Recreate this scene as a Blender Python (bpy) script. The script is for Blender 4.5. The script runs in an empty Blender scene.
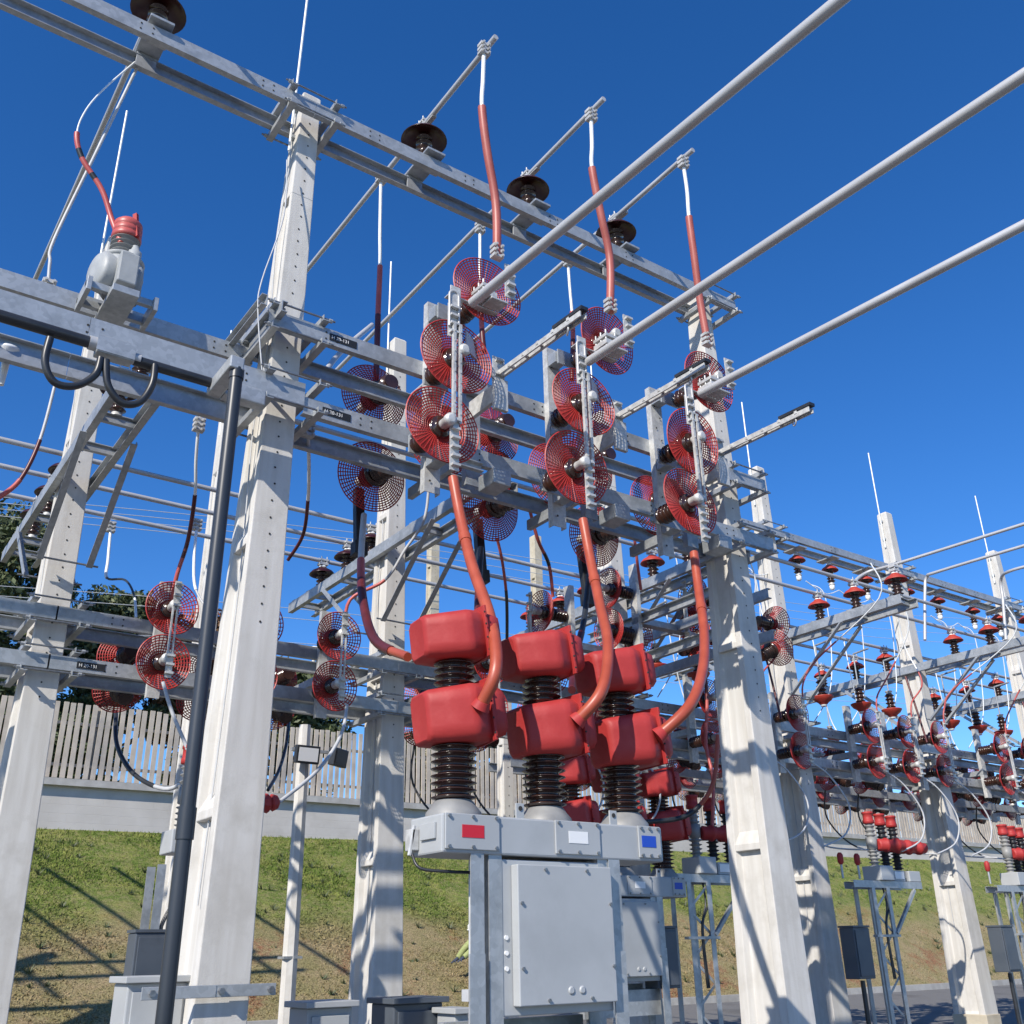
import bpy, math, random
from mathutils import Vector, Matrix
import numpy as np
random.seed(7); rng=np.random.default_rng(7)
S=bpy.context.scene; COL=S.collection
V=Vector
# ------------------------------------------------------------------ camera
F=1000.; CH=1.6
up=V((-45,2267,1000)).normalized(); BX=2040
b=V((BX-512,-(up.x*(BX-512)+up.z*F)/up.y,F)).normalized()
a=b.cross(up)
if a.x>0: a=-a
# rows map camera coords (right, up, forward) to world X (along the portals), Y (away), Z
def ray(px,py):
    d=V((px-512.,512.-py,F)); return V((b.dot(d),a.dot(d),up.dot(d)))
O=V((0,0,CH))
def pY(px,py,Y): d=ray(px,py); return O+d*(Y/d.y)
def pX(px,py,X): d=ray(px,py); return O+d*(X/d.x)
def pZ(px,py,Z): d=ray(px,py); return O+d*((Z-CH)/d.z)
cam=bpy.data.cameras.new('camera'); co=bpy.data.objects.new('camera',cam); COL.objects.link(co)
cam.sensor_width=36; cam.lens=F/1024*36; cam.clip_end=3000; cam.clip_start=.05
R=Matrix(((b.x,b.y,-b.z),(a.x,a.y,-a.z),(up.x,up.y,-up.z)))
co.matrix_world=Matrix.Translation(O)@R.to_4x4()
S.camera=co
# ------------------------------------------------------------------ light
sv=V((-1,-.50,.82)).normalized(); el=math.asin(sv.z); az=math.atan2(sv.x,sv.y)
W=bpy.data.worlds.new('World'); S.world=W; W.use_nodes=True
nt=W.node_tree; sky=nt.nodes.new('ShaderNodeTexSky'); sky.sky_type='NISHITA'; sky.sun_disc=False
sky.sun_elevation=el; sky.sun_rotation=az; sky.altitude=1500; sky.air_density=1.0; sky.dust_density=.15; sky.ozone_density=4.0
bg=nt.nodes['Background']; hs=nt.nodes.new('ShaderNodeHueSaturation'); hs.inputs['Saturation'].default_value=1.27; hs.inputs['Value'].default_value=1.42; hs.inputs['Hue'].default_value=.508; nt.links.new(sky.outputs[0],hs.inputs['Color']); nt.links.new(hs.outputs[0],bg.inputs[0]); bg.inputs[1].default_value=.112
sl=bpy.data.lights.new('sun','SUN'); sl.energy=5.0; sl.angle=math.radians(.5); sl.color=(1,.93,.83)
so=bpy.data.objects.new('sun',sl); COL.objects.link(so); so.rotation_euler=sv.to_track_quat('Z','Y').to_euler(); so.location=(-20,-20,30)
S.view_settings.view_transform='Standard'; S.view_settings.look='None'; S.view_settings.exposure=.25; S.view_settings.gamma=1
# ------------------------------------------------------------------ materials
def mat(name,c1,c2=None,rough=.5,metal=0,scale=8,detail=6,bump=0,bscale=None,lo=.35,hi=.65,spec=.5,c3=None,s3=1.2,sub=0,stretch=None,kind='noise',d3=8):
    m=bpy.data.materials.new(name); m.use_nodes=True; t=m.node_tree; n=t.nodes; P=n['Principled BSDF']
    P.inputs['Roughness'].default_value=rough; P.inputs['Metallic'].default_value=metal; P.inputs['Specular IOR Level'].default_value=spec
    tc=n.new('ShaderNodeTexCoord'); mp=n.new('ShaderNodeMapping'); t.links.new(tc.outputs['Object'],mp.inputs[0])
    if stretch: mp.inputs['Scale'].default_value=stretch
    if kind=='voronoi':
        no=n.new('ShaderNodeTexVoronoi'); no.inputs['Scale'].default_value=scale; out=no.outputs['Color']
        sep=n.new('ShaderNodeSeparateColor'); t.links.new(out,sep.inputs[0]); out=sep.outputs[0]
    else:
        no=n.new('ShaderNodeTexNoise'); no.inputs['Scale'].default_value=scale; no.inputs['Detail'].default_value=detail; out=no.outputs['Fac']
    t.links.new(mp.outputs[0],no.inputs['Vector'])
    r=n.new('ShaderNodeValToRGB'); t.links.new(out,r.inputs[0])
    r.color_ramp.elements[0].position=lo; r.color_ramp.elements[1].position=hi
    r.color_ramp.elements[0].color=(*c1,1); r.color_ramp.elements[1].color=(*(c2 or c1),1)
    last=r.outputs[0]
    if c3:
        n3=n.new('ShaderNodeTexNoise'); n3.inputs['Scale'].default_value=s3; n3.inputs['Detail'].default_value=d3; n3.inputs['Roughness'].default_value=.65 if d3>4 else .5
        t.links.new(tc.outputs['Object'],n3.inputs['Vector'])
        r3=n.new('ShaderNodeValToRGB'); t.links.new(n3.outputs['Fac'],r3.inputs[0]); r3.color_ramp.elements[0].position=.5; r3.color_ramp.elements[1].position=.72
        mx=n.new('ShaderNodeMix'); mx.data_type='RGBA'; t.links.new(r3.outputs[0],mx.inputs[0]); t.links.new(last,mx.inputs[6]); mx.inputs[7].default_value=(*c3,1)
        last=mx.outputs[2]
    t.links.new(last,P.inputs['Base Color'])
    if bump:
        bn=n.new('ShaderNodeTexNoise'); bn.inputs['Scale'].default_value=bscale or scale*4; bn.inputs['Detail'].default_value=6
        t.links.new(tc.outputs['Object'],bn.inputs['Vector'])
        bp=n.new('ShaderNodeBump'); bp.inputs['Strength'].default_value=bump; bp.inputs['Distance'].default_value=.01
        t.links.new(bn.outputs['Fac'],bp.inputs['Height']); t.links.new(bp.outputs[0],P.inputs['Normal'])
    return m
M={}
M['concrete']=mat('concrete',(.52,.50,.46),(.60,.585,.55),.88,scale=14,stretch=(1,1,.09),bump=.16,bscale=110,c3=(.46,.44,.40),s3=2.6,spec=.25)
M['concrete_old']=mat('concrete_old',(.42,.37,.28),(.52,.47,.37),.9,scale=4,bump=.3,bscale=50,spec=.2)
M['galv']=mat('galvanised_steel',(.37,.39,.40),(.45,.47,.48),.46,.45,scale=26,kind='voronoi',lo=.1,hi=.95,c3=(.25,.27,.28),s3=3,bump=.04,bscale=40)
M['alu']=mat('aluminium',(.46,.46,.46),(.52,.52,.52),.5,.3,scale=2,detail=1,c3=(.43,.43,.43),s3=1.5,d3=1)
M['white_metal']=mat('bright_fitting',(.46,.46,.445),(.62,.62,.60),.5,.25,scale=20,c3=(.34,.34,.325),s3=9)
M['rod']=mat('white_rod',(.75,.77,.76),(.82,.84,.83),.4,.1,scale=10)
M['brown']=mat('brown_porcelain',(.028,.013,.009),(.050,.022,.015),.2,scale=5,spec=.7)
M['skirt']=mat('red_brown_skirt',(.022,.005,.005),(.045,.009,.009),.3,scale=6,spec=.5)
M['redskirt']=mat('red_skirt',(.30,.03,.02),(.42,.05,.03),.45,scale=6)
M['mesh_red']=mat('red_mesh',(.30,.017,.016),(.42,.030,.026),.5,scale=9)
M['cover']=mat('red_cover',(.345,.028,.027),(.39,.036,.034),.55,scale=3,detail=6,c3=(.42,.055,.052),s3=5,bump=.55,bscale=7,spec=.35)
M['sheath']=mat('red_orange_sheath',(.33,.060,.030),(.40,.08,.042),.4,scale=6,spec=.5,bump=.05,bscale=14)
M['sheath_dark']=mat('dark_maroon_sheath',(.07,.012,.012),(.12,.02,.02),.4,scale=6)
M['salmon']=mat('salmon_sheath',(.34,.085,.065),(.41,.115,.09),.45,scale=6)
M['pink']=mat('pink_red_sheath',(.40,.075,.065),(.48,.10,.085),.42,scale=6)
M['black']=mat('black_plastic',(.018,.020,.024),(.03,.033,.038),.38,scale=8)
M['slate']=mat('dark_grey_pipe',(.022,.027,.034),(.034,.040,.050),.38,scale=4,stretch=(1,1,.3))
M['grey_cable']=mat('grey_cable',(.42,.43,.44),(.50,.51,.52),.5,scale=8)
M['paint']=mat('light_grey_paint',(.37,.385,.39),(.41,.425,.43),.42,scale=2,c3=(.34,.352,.355),s3=1.6,bump=.03,bscale=30)
M['paint_dark']=mat('cabinet_grey_paint',(.065,.08,.10),(.09,.105,.125),.45,scale=3,c3=(.06,.07,.085),s3=3)
M['castgrey']=mat('cast_grey',(.30,.315,.315),(.36,.375,.375),.5,scale=7,bump=.1)
M['silicone']=mat('grey_silicone',(.20,.20,.195),(.27,.27,.26),.5,scale=7)
M['lred']=mat('label_red',(.55,.015,.03),rough=.45); M['lwhite']=mat('label_white',(.80,.80,.78),rough=.5); M['lblue']=mat('label_blue',(.015,.07,.45),rough=.45)
M['plate']=mat('plate_black',(.015,.016,.018),rough=.5)
M['hole']=mat('hole_dark',(.03,.03,.03),rough=.9)
M['bolt']=mat('bolt_steel',(.22,.23,.24),(.34,.35,.36),.4,.8,scale=30)
M['asphalt']=mat('asphalt',(.13,.127,.12),(.18,.175,.165),.9,scale=40,bump=.5,bscale=120,c3=(.10,.097,.09),s3=.8)
M['kerb']=mat('kerb_concrete',(.36,.35,.33),(.44,.43,.405),.85,scale=5,bump=.2,c3=(.30,.285,.26))
M['slat']=mat('fence_slat_concrete',(.42,.365,.30),(.52,.46,.385),.9,scale=3,c3=(.29,.27,.25),s3=.9,bump=.2,bscale=30)
M['bark']=mat('bark',(.10,.08,.06),(.16,.13,.10),.9,scale=6)
M['leafA']=mat('leaf_green',(.035,.055,.022),(.09,.115,.045),.6,scale=.9,detail=3,c3=(.12,.13,.06),s3=1.5)
M['leafB']=mat('leaf_bluegreen',(.040,.065,.045),(.085,.115,.075),.6,scale=.9,detail=3)
M['leafR']=mat('leaf_rust',(.20,.07,.03),(.10,.08,.03),.6,scale=1.2,detail=3)
M['glass']=mat('lamp_glass',(.75,.76,.76),rough=.2)
M['hivis']=mat('hi_vis_green',(.24,.28,.09),(.34,.37,.16),.8,scale=30)
M['trouser']=mat('dark_blue_cloth',(.03,.04,.07),(.05,.06,.09),.85,scale=20)
M['skin']=mat('skin',(.35,.2,.14),rough=.6)
M['wallwhite']=mat('white_render',(.70,.69,.66),(.76,.75,.72),.9,scale=2)
# block wall
def blockmat():
    m=mat('painted_block_wall',(.49,.465,.43),(.56,.535,.50),.92,scale=1.3,c3=(.36,.335,.30),s3=.35,spec=.2)
    t=m.node_tree;n=t.nodes;P=n['Principled BSDF']
    tc=n.new('ShaderNodeTexCoord'); sp=n.new('ShaderNodeSeparateXYZ'); cb=n.new('ShaderNodeCombineXYZ')
    t.links.new(tc.outputs['Object'],sp.inputs[0]); t.links.new(sp.outputs[0],cb.inputs[0]); t.links.new(sp.outputs[2],cb.inputs[1])
    br=n.new('ShaderNodeTexBrick'); br.inputs['Scale'].default_value=1; br.inputs['Brick Width'].default_value=.4; br.inputs['Row Height'].default_value=.2; br.inputs['Mortar Size'].default_value=.006
    t.links.new(cb.outputs[0],br.inputs['Vector']); bp=n.new('ShaderNodeBump'); bp.inputs['Distance'].default_value=.01; bp.inputs['Strength'].default_value=.5; bp.invert=True
    t.links.new(br.outputs['Fac'],bp.inputs['Height']); t.links.new(bp.outputs[0],P.inputs['Normal'])
    return m
M['block']=blockmat()
# grass slope: green at the top, dry straw lower down
def slopemat(name,blade=False):
    m=bpy.data.materials.new(name); m.use_nodes=True; t=m.node_tree; n=t.nodes; P=n['Principled BSDF']
    P.inputs['Roughness'].default_value=.9; P.inputs['Specular IOR Level'].default_value=.15
    tc=n.new('ShaderNodeTexCoord'); sp=n.new('ShaderNodeSeparateXYZ'); t.links.new(tc.outputs['Object'],sp.inputs[0])
    def noise(sc,de=6,ro=.6,vec=None):
        q=n.new('ShaderNodeTexNoise'); q.inputs['Scale'].default_value=sc; q.inputs['Detail'].default_value=de; q.inputs['Roughness'].default_value=ro
        t.links.new(tc.outputs['Object'],q.inputs['Vector']); return q.outputs['Fac']
    def math_(op,x,y=None,c=None):
        q=n.new('ShaderNodeMath'); q.operation=op
        for i,v in enumerate((x,y,c)):
            if v is None: continue
            if isinstance(v,(int,float)): q.inputs[i].default_value=v
            else: t.links.new(v,q.inputs[i])
        return q.outputs[0]
    def mix(f,c1,c2):
        q=n.new('ShaderNodeMix'); q.data_type='RGBA'
        t.links.new(f,q.inputs[0])
        for i,v in ((6,c1),(7,c2)):
            if isinstance(v,tuple): q.inputs[i].default_value=(*v,1)
            else: t.links.new(v,q.inputs[i])
        return q.outputs[2]
    def ramp(x,lo,hi):
        q=n.new('ShaderNodeMapRange'); q.interpolation_type='SMOOTHSTEP'; t.links.new(x,q.inputs[0]); q.inputs[1].default_value=lo; q.inputs[2].default_value=hi; return q.outputs[0]
    # f: 0 bottom .. 1 top of slope in Y
    h=math_('ADD',sp.outputs[1],math_('MULTIPLY',math_('SUBTRACT',noise(.35,7,.7),.5),3.2))
    g=ramp(h,21.2,22.9)
    grn=mix(ramp(noise(2.2,8,.75),.42,.62),(.125,.185,.035),(.25,.27,.075))
    dry=mix(ramp(noise(1.6,8,.75),.40,.62),(.37,.285,.165),(.27,.235,.11))
    soil=mix(ramp(noise(.55,6,.7),.545,.66),dry,(.30,.15,.085))
    c=mix(g,soil,grn)
    c=mix(ramp(noise(24,4,.8),.35,.65),c,mix(ramp(noise(9,3,.6),.4,.6),c,(.30,.26,.13)) if not blade else c)
    fine=ramp(noise(34,5,.85),.36,.62)
    dk=n.new('ShaderNodeMix'); dk.data_type='RGBA'; dk.blend_type='MULTIPLY'; dk.inputs[0].default_value=1
    t.links.new(c,dk.inputs[6]); gg=mix(fine,(.42,.42,.40),(1.25,1.25,1.22)); t.links.new(gg,dk.inputs[7])
    t.links.new(dk.outputs[2],P.inputs['Base Color'])
    if not blade:
        bp=n.new('ShaderNodeBump'); bp.inputs['Strength'].default_value=.9; bp.inputs['Distance'].default_value=.05
        t.links.new(noise(14,8,.8),bp.inputs['Height']); t.links.new(bp.outputs[0],P.inputs['Normal'])
    return m
M['slope']=slopemat('grass_slope_soil'); M['blade']=slopemat('grass_blades_mat',True)
# ------------------------------------------------------------------ mesh builder
class MB:
    def __init__(s): s.v=[]; s.f=[]; s.sm=[]
    def add(s,vs,fs,smooth=False):
        o=len(s.v); s.v.extend([tuple(x) for x in vs]); s.f.extend([tuple(i+o for i in f) for f in fs]); s.sm.extend([smooth]*len(fs)); return s
    def box(s,x0,x1,y0,y1,z0,z1):
        vs=[(x,y,z) for z in (z0,z1) for y in (y0,y1) for x in (x0,x1)]
        return s.add(vs,[(0,2,3,1),(4,5,7,6),(0,1,5,4),(2,6,7,3),(0,4,6,2),(1,3,7,5)])
    def frame(s,d,upv):
        d=V(d).normalized(); u=V(upv)
        if abs(d.dot(u.normalized()))>.98: u=V((0,1,0)) if abs(d.y)<.9 else V((1,0,0))
        x=d.cross(u).normalized(); return d,x,x.cross(d).normalized()
    def prof(s,p0,p1,pts,upv=(0,0,1)):
        p0=V(p0);p1=V(p1); d,x,u=s.frame(p1-p0,upv); k=len(pts)
        vs=[p0+x*a_+u*b_ for a_,b_ in pts]+[p1+x*a_+u*b_ for a_,b_ in pts]
        fs=[(i,(i+1)%k,k+(i+1)%k,k+i) for i in range(k)]
        if k==8:  # channel section: caps as quads
            q=[(0,1,6,7),(1,2,5,6),(2,3,4,5)]
            fs+=[t[::-1] for t in q]+[tuple(i+k for i in t) for t in q]
        else: fs+=[tuple(range(k))[::-1],tuple(range(k,2*k))]
        return s.add(vs,fs)
    def bar(s,p0,p1,w,h,upv=(0,0,1)):
        return s.prof(p0,p1,[(-w/2,-h/2),(w/2,-h/2),(w/2,h/2),(-w/2,h/2)],upv)
    def chan(s,p0,p1,h=.15,fl=.055,t=.009,side=1,upv=(0,0,1)):
        # web at x=0, flanges towards +side
        k=side; pts=[(0,-h/2),(k*fl,-h/2),(k*fl,-h/2+t),(k*t,-h/2+t),(k*t,h/2-t),(k*fl,h/2-t),(k*fl,h/2),(0,h/2)]
        # reorder so cap quads are valid: (0,1,6,7)->bottom..; simple custom caps
        p0=V(p0);p1=V(p1); d,x,u=s.frame(p1-p0,upv)
        vs=[p0+x*a_+u*b_ for a_,b_ in pts]+[p1+x*a_+u*b_ for a_,b_ in pts]
        fs=[(i,(i+1)%8,8+(i+1)%8,8+i) for i in range(8)]
        cap=[(0,1,2,3),(0,3,4,7),(7,4,5,6)]
        fs+=cap+[tuple(i+8 for i in c)[::-1] for c in cap]
        return s.add(vs,fs)
    def tube(s,pts,r,n=8,caps=True):
        pts=[V(p) for p in pts]; m=len(pts); rs=r if isinstance(r,(list,tuple)) else [r]*m
        vs=[];x=None
        for i,p in enumerate(pts):
            d=(pts[min(i+1,m-1)]-pts[max(i-1,0)]).normalized()
            if x is None:
                _,x,_u=s.frame(d,(0,0,1))
            x=(x-d*x.dot(d)).normalized(); y=d.cross(x)
            for j in range(n):
                t=2*math.pi*j/n; vs.append(p+(x*math.cos(t)+y*math.sin(t))*rs[i])
        fs=[(i*n+j,i*n+(j+1)%n,(i+1)*n+(j+1)%n,(i+1)*n+j) for i in range(m-1) for j in range(n)]
        s.add(vs,fs,n>4)
        if caps: s.add(vs[:n],[tuple(range(n))[::-1]]); s.add(vs[-n:],[tuple(range(n))])
        return s
    def lathe(s,o,axis,prof,n=20,smooth=True):
        o=V(o); d,x,u=s.frame(axis,(0,0,1)); vs=[]
        for r,h in prof:
            for j in range(n):
                t=2*math.pi*j/n; vs.append(o+d*h+(x*math.cos(t)+u*math.sin(t))*max(r,.0005))
        m=len(prof); fs=[(i*n+j,i*n+(j+1)%n,(i+1)*n+(j+1)%n,(i+1)*n+j) for i in range(m-1) for j in range(n)]
        s.add(vs,fs,smooth); s.add(vs[:n],[tuple(range(n))[::-1]]); s.add(vs[-n:],[tuple(range(n))])
        return s
    def bolt(s,p,axis,r=.012,h=.014): return s.lathe(p,axis,[(r,0),(r,h)],6,False)
    def build(s,name,m,parent=None,bevel=0,seg=2,loc=None):
        me=bpy.data.meshes.new(name); me.from_pydata(s.v,[],s.f); me.polygons.foreach_set('use_smooth',s.sm); me.update()
        me.materials.append(M[m] if isinstance(m,str) else m)
        o=bpy.data.objects.new(name,me); COL.objects.link(o)
        if parent: o.parent=parent
        if loc is not None: o.location=loc
        if bevel:
            w=o.modifiers.new('bevel','BEVEL'); w.width=bevel; w.segments=seg; w.limit_method='ANGLE'; w.angle_limit=math.radians(40)
        return o
def tag(o,label=None,cat=None,group=None,kind=None):
    if label: o['label']=label
    if cat: o['category']=cat
    if group: o['group']=group
    if kind: o['kind']=kind
    return o
def thing(name,label,cat,loc=(0,0,0),rz=0,group=None):
    o=bpy.data.objects.new(name,None); COL.objects.link(o); o.empty_display_size=.1
    o.location=loc; o.rotation_euler=(0,0,rz); return tag(o,label,cat,group)
def dup(src,loc=None,rz=None,label=None,group=None,parent=None,scale=None):
    c=src.copy(); COL.objects.link(c)
    if parent: c.parent=parent
    if loc is not None: c.location=loc
    if rz is not None: c.rotation_euler=(0,0,rz)
    if scale is not None: c.scale=scale
    if label: c['label']=label
    if group: c['group']=group
    for ch in list(src.children): dup(ch,parent=c)
    return c
def spline(pts,k=6):
    pts=[V(p) for p in pts]; out=[]
    for i in range(len(pts)-1):
        p0=pts[max(i-1,0)];p1=pts[i];p2=pts[i+1];p3=pts[min(i+2,len(pts)-1)]
        for j in range(k):
            t=j/k; out.append(.5*((2*p1)+(p2-p0)*t+(2*p0-5*p1+4*p2-p3)*t*t+(3*p1-p0-3*p2+p3)*t**3))
    out.append(pts[-1]); return out
def ribs(r0,r1,h0,h1,n,tip=.25):
    pr=[(r0,h0)]; p=(h1-h0)/n
    for i in range(n):
        c=h0+p*(i+.5); pr+=[(r0,c-p*.36),(r1*.97,c-p*.06),(r1,c),(r1*.94,c+p*.08),(r0*1.06,c+p*.22)]
    pr.append((r0,h1)); return pr
# ------------------------------------------------------------------ setting
def sheet(name,m,prof,x0,x1,nx,kind='structure',z=0):
    mb=MB(); vs=[]; ny=len(prof)
    for (y,zz) in prof:
        for i in range(nx+1):
            x=x0+(x1-x0)*i/nx; vs.append((x,y,zz+z+(.012*max(0,x-5) if y>24 else 0)))
    fs=[(j*(nx+1)+i,j*(nx+1)+i+1,(j+1)*(nx+1)+i+1,(j+1)*(nx+1)+i) for j in range(ny-1) for i in range(nx)]
    mb.add(vs,fs,True); o=mb.build(name,m); tag(o,kind=kind); return o
def wz(x): return 4.45+.012*max(0,x-5)
def slope_z(x,y):
    t=min(1,max(0,(y-19.15)/(26-19.15))); t=t**.92
    return .55+(wz(x)-.55)*t
sheet('ground','asphalt',[(-300,0),(-40,0),(8,0),(12,.1),(19.0,.42)],-300,400,10)
mb=MB(); mb.box(-60,160,19.0,19.15,-.2,.57); k=mb.build('kerb','kerb'); tag(k,kind='structure')
mb=MB(); NX,NY=260,60; vs=[]
for j in range(NY+1):
    y=19.15+(26.4-19.15)*j/NY
    for i in range(NX+1):
        x=-25+105*i/NX; vs.append((x,y,slope_z(x,y)+.05*math.sin(x*1.7+y)*math.sin(y*1.3-x*.4)*math.sin(math.pi*j/NY)))
mb.add(vs,[(j*(NX+1)+i,j*(NX+1)+i+1,(j+1)*(NX+1)+i+1,(j+1)*(NX+1)+i) for j in range(NY) for i in range(NX)],True)
tag(mb.build('grass_slope','slope'),kind='structure')
mb=MB(); mb.add([(-300,26.4,4.4),(400,26.4,4.4),(400,500,9),(-300,500,9)],[(0,1,2,3)]); tag(mb.build('terrain','slope'),kind='structure')
# grass blades
def blades(n=130000):
    x=rng.uniform(2,52,n); x=np.where(rng.random(n)<.6,rng.uniform(3,24,n),x); y=19.2+6.75*rng.random(n)
    t=np.clip((y-19.15)/6.85,0,1)**.92; z=.55+(4.45+.012*np.maximum(0,x-5)-.55)*t-.01
    th=rng.uniform(0,math.pi,n); h=rng.uniform(.02,.065,n)*np.where(y>23,1.25,.85); w=rng.uniform(.009,.02,n)
    ax=np.cos(th)*w; ay=np.sin(th)*w; lx=rng.normal(0,.03,n); ly=rng.normal(0,.03,n)
    co_=np.empty((n,3,3)); co_[:,0]=np.stack([x-ax,y-ay,z],1); co_[:,1]=np.stack([x+ax,y+ay,z],1); co_[:,2]=np.stack([x+lx,y+ly,z+h],1)
    me=bpy.data.meshes.new('grass'); me.vertices.add(3*n); me.vertices.foreach_set('co',co_.ravel()); me.loops.add(3*n); me.loops.foreach_set('vertex_index',np.arange(3*n)); me.polygons.add(n); me.polygons.foreach_set('loop_start',np.arange(0,3*n,3)); me.update(calc_edges=True)
    me.materials.append(M['blade']); o=bpy.data.objects.new('grass',me); COL.objects.link(o)
    tag(o,'short mown grass on the bank, green near the wall and straw coloured lower down','grass',kind='stuff')
blades()
def weeds(n=5200):
    mb=MB(); cx=rng.uniform(3,46,420); cy=rng.uniform(19.3,25.8,420)
    for x,y in zip(cx,cy):
        z=slope_z(x,y); sc=rng.uniform(.08,.2)
        for k in range(12):
            th=rng.uniform(0,6.28); r_=sc*rng.uniform(.4,1); h=sc*rng.uniform(.5,1.1); w=.012
            a_=(x+math.cos(th)*.02,y+math.sin(th)*.02,z-.01); b_=(x+math.cos(th+1.5)*w*2,y+math.sin(th+1.5)*w*2,z); c_=(x+math.cos(th)*r_,y+math.sin(th)*r_,z+h)
            mb.add([a_,b_,c_],[(0,1,2)])
    o=mb.build('weeds','leafA'); tag(o,'scattered darker weed tufts growing on the grass bank','weeds',kind='stuff')
weeds()
# boundary wall and fence
t=thing('perimeter_wall','pale painted block wall with dark coping along the top of the grass bank','wall',(0,26,0))
mb=MB(); vs=[]
mb.add([(-25,0,3.9),(80,0,3.9),(80,0,5.5+.15),(-25,0,5.40),(-25,.22,3.9),(80,.22,3.9),(80,.22,5.65),(-25,.22,5.40)],[(0,1,2,3),(4,7,6,5),(3,2,6,7),(0,4,5,1),(0,3,7,4),(1,5,6,2)])
mb.build('wall_body','block',t)
mb=MB(); mb.prof((-25,.11,5.40+.05),(80,.11,5.65+.05),[(-.26,-.10),(.26,-.10),(.26,.06),(-.26,.06)],(0,0,1)); mb.build('coping','kerb',t)
t=thing('slat_fence','weathered grey concrete slat fence standing on the boundary wall','fence',(0,26.1,0))
sl_=MB(); x=-24.9; i=0
while x<79:
    base=5.47+.0024*(x+25); top=7.42+.004*max(0,x-5)
    if x>36: top-= .02*(x-36)
    lean=random.gauss(0,.012)
    w=.114+random.uniform(-.004,.004)
    sl_.prof((x,random.gauss(0,.004),base+.08),(x+lean,0,top+random.gauss(0,.015)),[(-w/2,-.02),(w/2,-.02),(w/2,.02),(-w/2,.02)],(0,1,0))
    x+=.175; i+=1
sl_.build('slat_row','slat',t)
mb=MB()
for zz in (5.95,6.95): mb.bar((-25,.05,zz-.1),(36,.05,zz+.08),.05,.07); mb.bar((36,.05,zz+.08),(79,.05,zz-.55),.05,.07)
mb.build('rail','slat',t)
x=-24.0; k=0
while x<79:
    mb=MB(); top=7.5 if x<36 else 7.5-.02*(x-36); mb.box(x-.08,x+.08,.09,.2,5.5,top-.1); mb.build('fence_post','slat',t); x+=3.0
# white gable-roofed building seen through the fence
t=thing('gable_building','white gable building half hidden behind the slat fence','building',(11.2,30,4.4))
mb=MB(); mb.add([(-1.6,0,0),(1.6,0,0),(1.6,0,1.6),(0,0,2.65),(-1.6,0,1.6),(-1.6,5,0),(1.6,5,0),(1.6,5,1.6),(0,5,2.65),(-1.6,5,1.6)],[(0,1,2,3,4),(5,9,8,7,6),(0,5,6,1),(1,6,7,2),(4,9,5,0)]); mb.build('wall','wallwhite',t)
mb=MB(); mb.bar((-1.75,-.2,1.56),(0,-.2,2.75),.02,.08); mb.add([(-1.8,-.25,1.55),(0,-.25,2.74),(0,5.2,2.74),(-1.8,5.2,1.55),(1.8,-.25,1.55),(1.8,5.2,1.55)],[(0,1,2,3),(1,4,5,2)])
o=mb.build('roof','slat',t); w=o.modifiers.new('s','SOLIDIFY'); w.thickness=.06
# trees
def tree(x,y,z0,h,rx,rz,m,label,nleaf=5200,cz=.62,clusters=26,seed=1,size=.13):
    r=np.random.default_rng(seed); t=thing('tree',label,'tree',(x,y,z0),0,'trees behind the slat fence')
    mb=MB(); lean=r.normal(0,.15,2)
    mb.tube(spline([(0,0,0),(lean[0],lean[1],h*.35),(lean[0]*2,lean[1]*2,h*.7)],5),[.17-.012*i for i in range(11)],8)
    cc=[]
    for k in range(clusters):
        th=r.uniform(0,2*math.pi); q=r.random()**.6; ph=r.uniform(-1,1)
        cc.append(V((math.cos(th)*rx*q*math.sqrt(max(0,1-ph*ph*.6)),math.sin(th)*rx*q*.8*math.sqrt(max(0,1-ph*ph*.6)),h*cz+ph*rz)))
    for c in cc[::2]:
        s0=V((lean[0],lean[1],h*.3+r.uniform(0,.2)*h)); mb.tube(spline([s0,(s0+c)/2+V((0,0,-.15)),c],4),[.07-.0065*i for i in range(9)],5)
    mb.build('trunk','bark',t)
    n=nleaf; ci=r.integers(0,clusters,n); C=np.array([tuple(c) for c in cc])[ci]; cr=r.uniform(.5,1.0,clusters)[ci]*rx*.50
    d=r.normal(0,1,(n,3)); d/=np.linalg.norm(d,axis=1)[:,None]; P_=C+d*(cr*(r.random(n)**.4))[:,None]*np.array([1,1,.75])
    u1=r.normal(0,1,(n,3)); u1/=np.linalg.norm(u1,axis=1)[:,None]; u2=np.cross(u1,r.normal(0,1,(n,3))); u2/=np.linalg.norm(u2,axis=1)[:,None]
    s_=r.uniform(.6,1.3,n)[:,None]*size; co_=np.empty((n,4,3)); co_[:,0]=P_-u1*s_; co_[:,1]=P_+u2*s_*.45; co_[:,2]=P_+u1*s_; co_[:,3]=P_-u2*s_*.45
    me=bpy.data.meshes.new('crown'); me.vertices.add(4*n); me.vertices.foreach_set('co',co_.ravel()); me.loops.add(4*n); me.loops.foreach_set('vertex_index',np.arange(4*n)); me.polygons.add(n); me.polygons.foreach_set('loop_start',np.arange(0,4*n,4)); me.update(calc_edges=True)
    me.materials.append(M[m]); o=bpy.data.objects.new('crown',me); COL.objects.link(o); o.parent=t
    return t
tree(3.5,34,5,10.6,2.6,3.6,'leafA','tall dark green tree at the left edge behind the fence',48000,.58,70,1,.115)
tree(8.6,36,5,8.8,2.3,2.1,'leafA','broad dark tree behind the fence beside the far left pole',30000,.68,44,2,.115)
tree(12.0,37,5,9.2,2.2,2.2,'leafR','rust and green tree behind the left red mesh guards',27000,.68,40,3,.115)
tree(15.2,36,5,7.6,2.0,1.8,'leafA','low dark tree behind the fence right of the thick front pole',9000,.66,28,4,.16)
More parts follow.
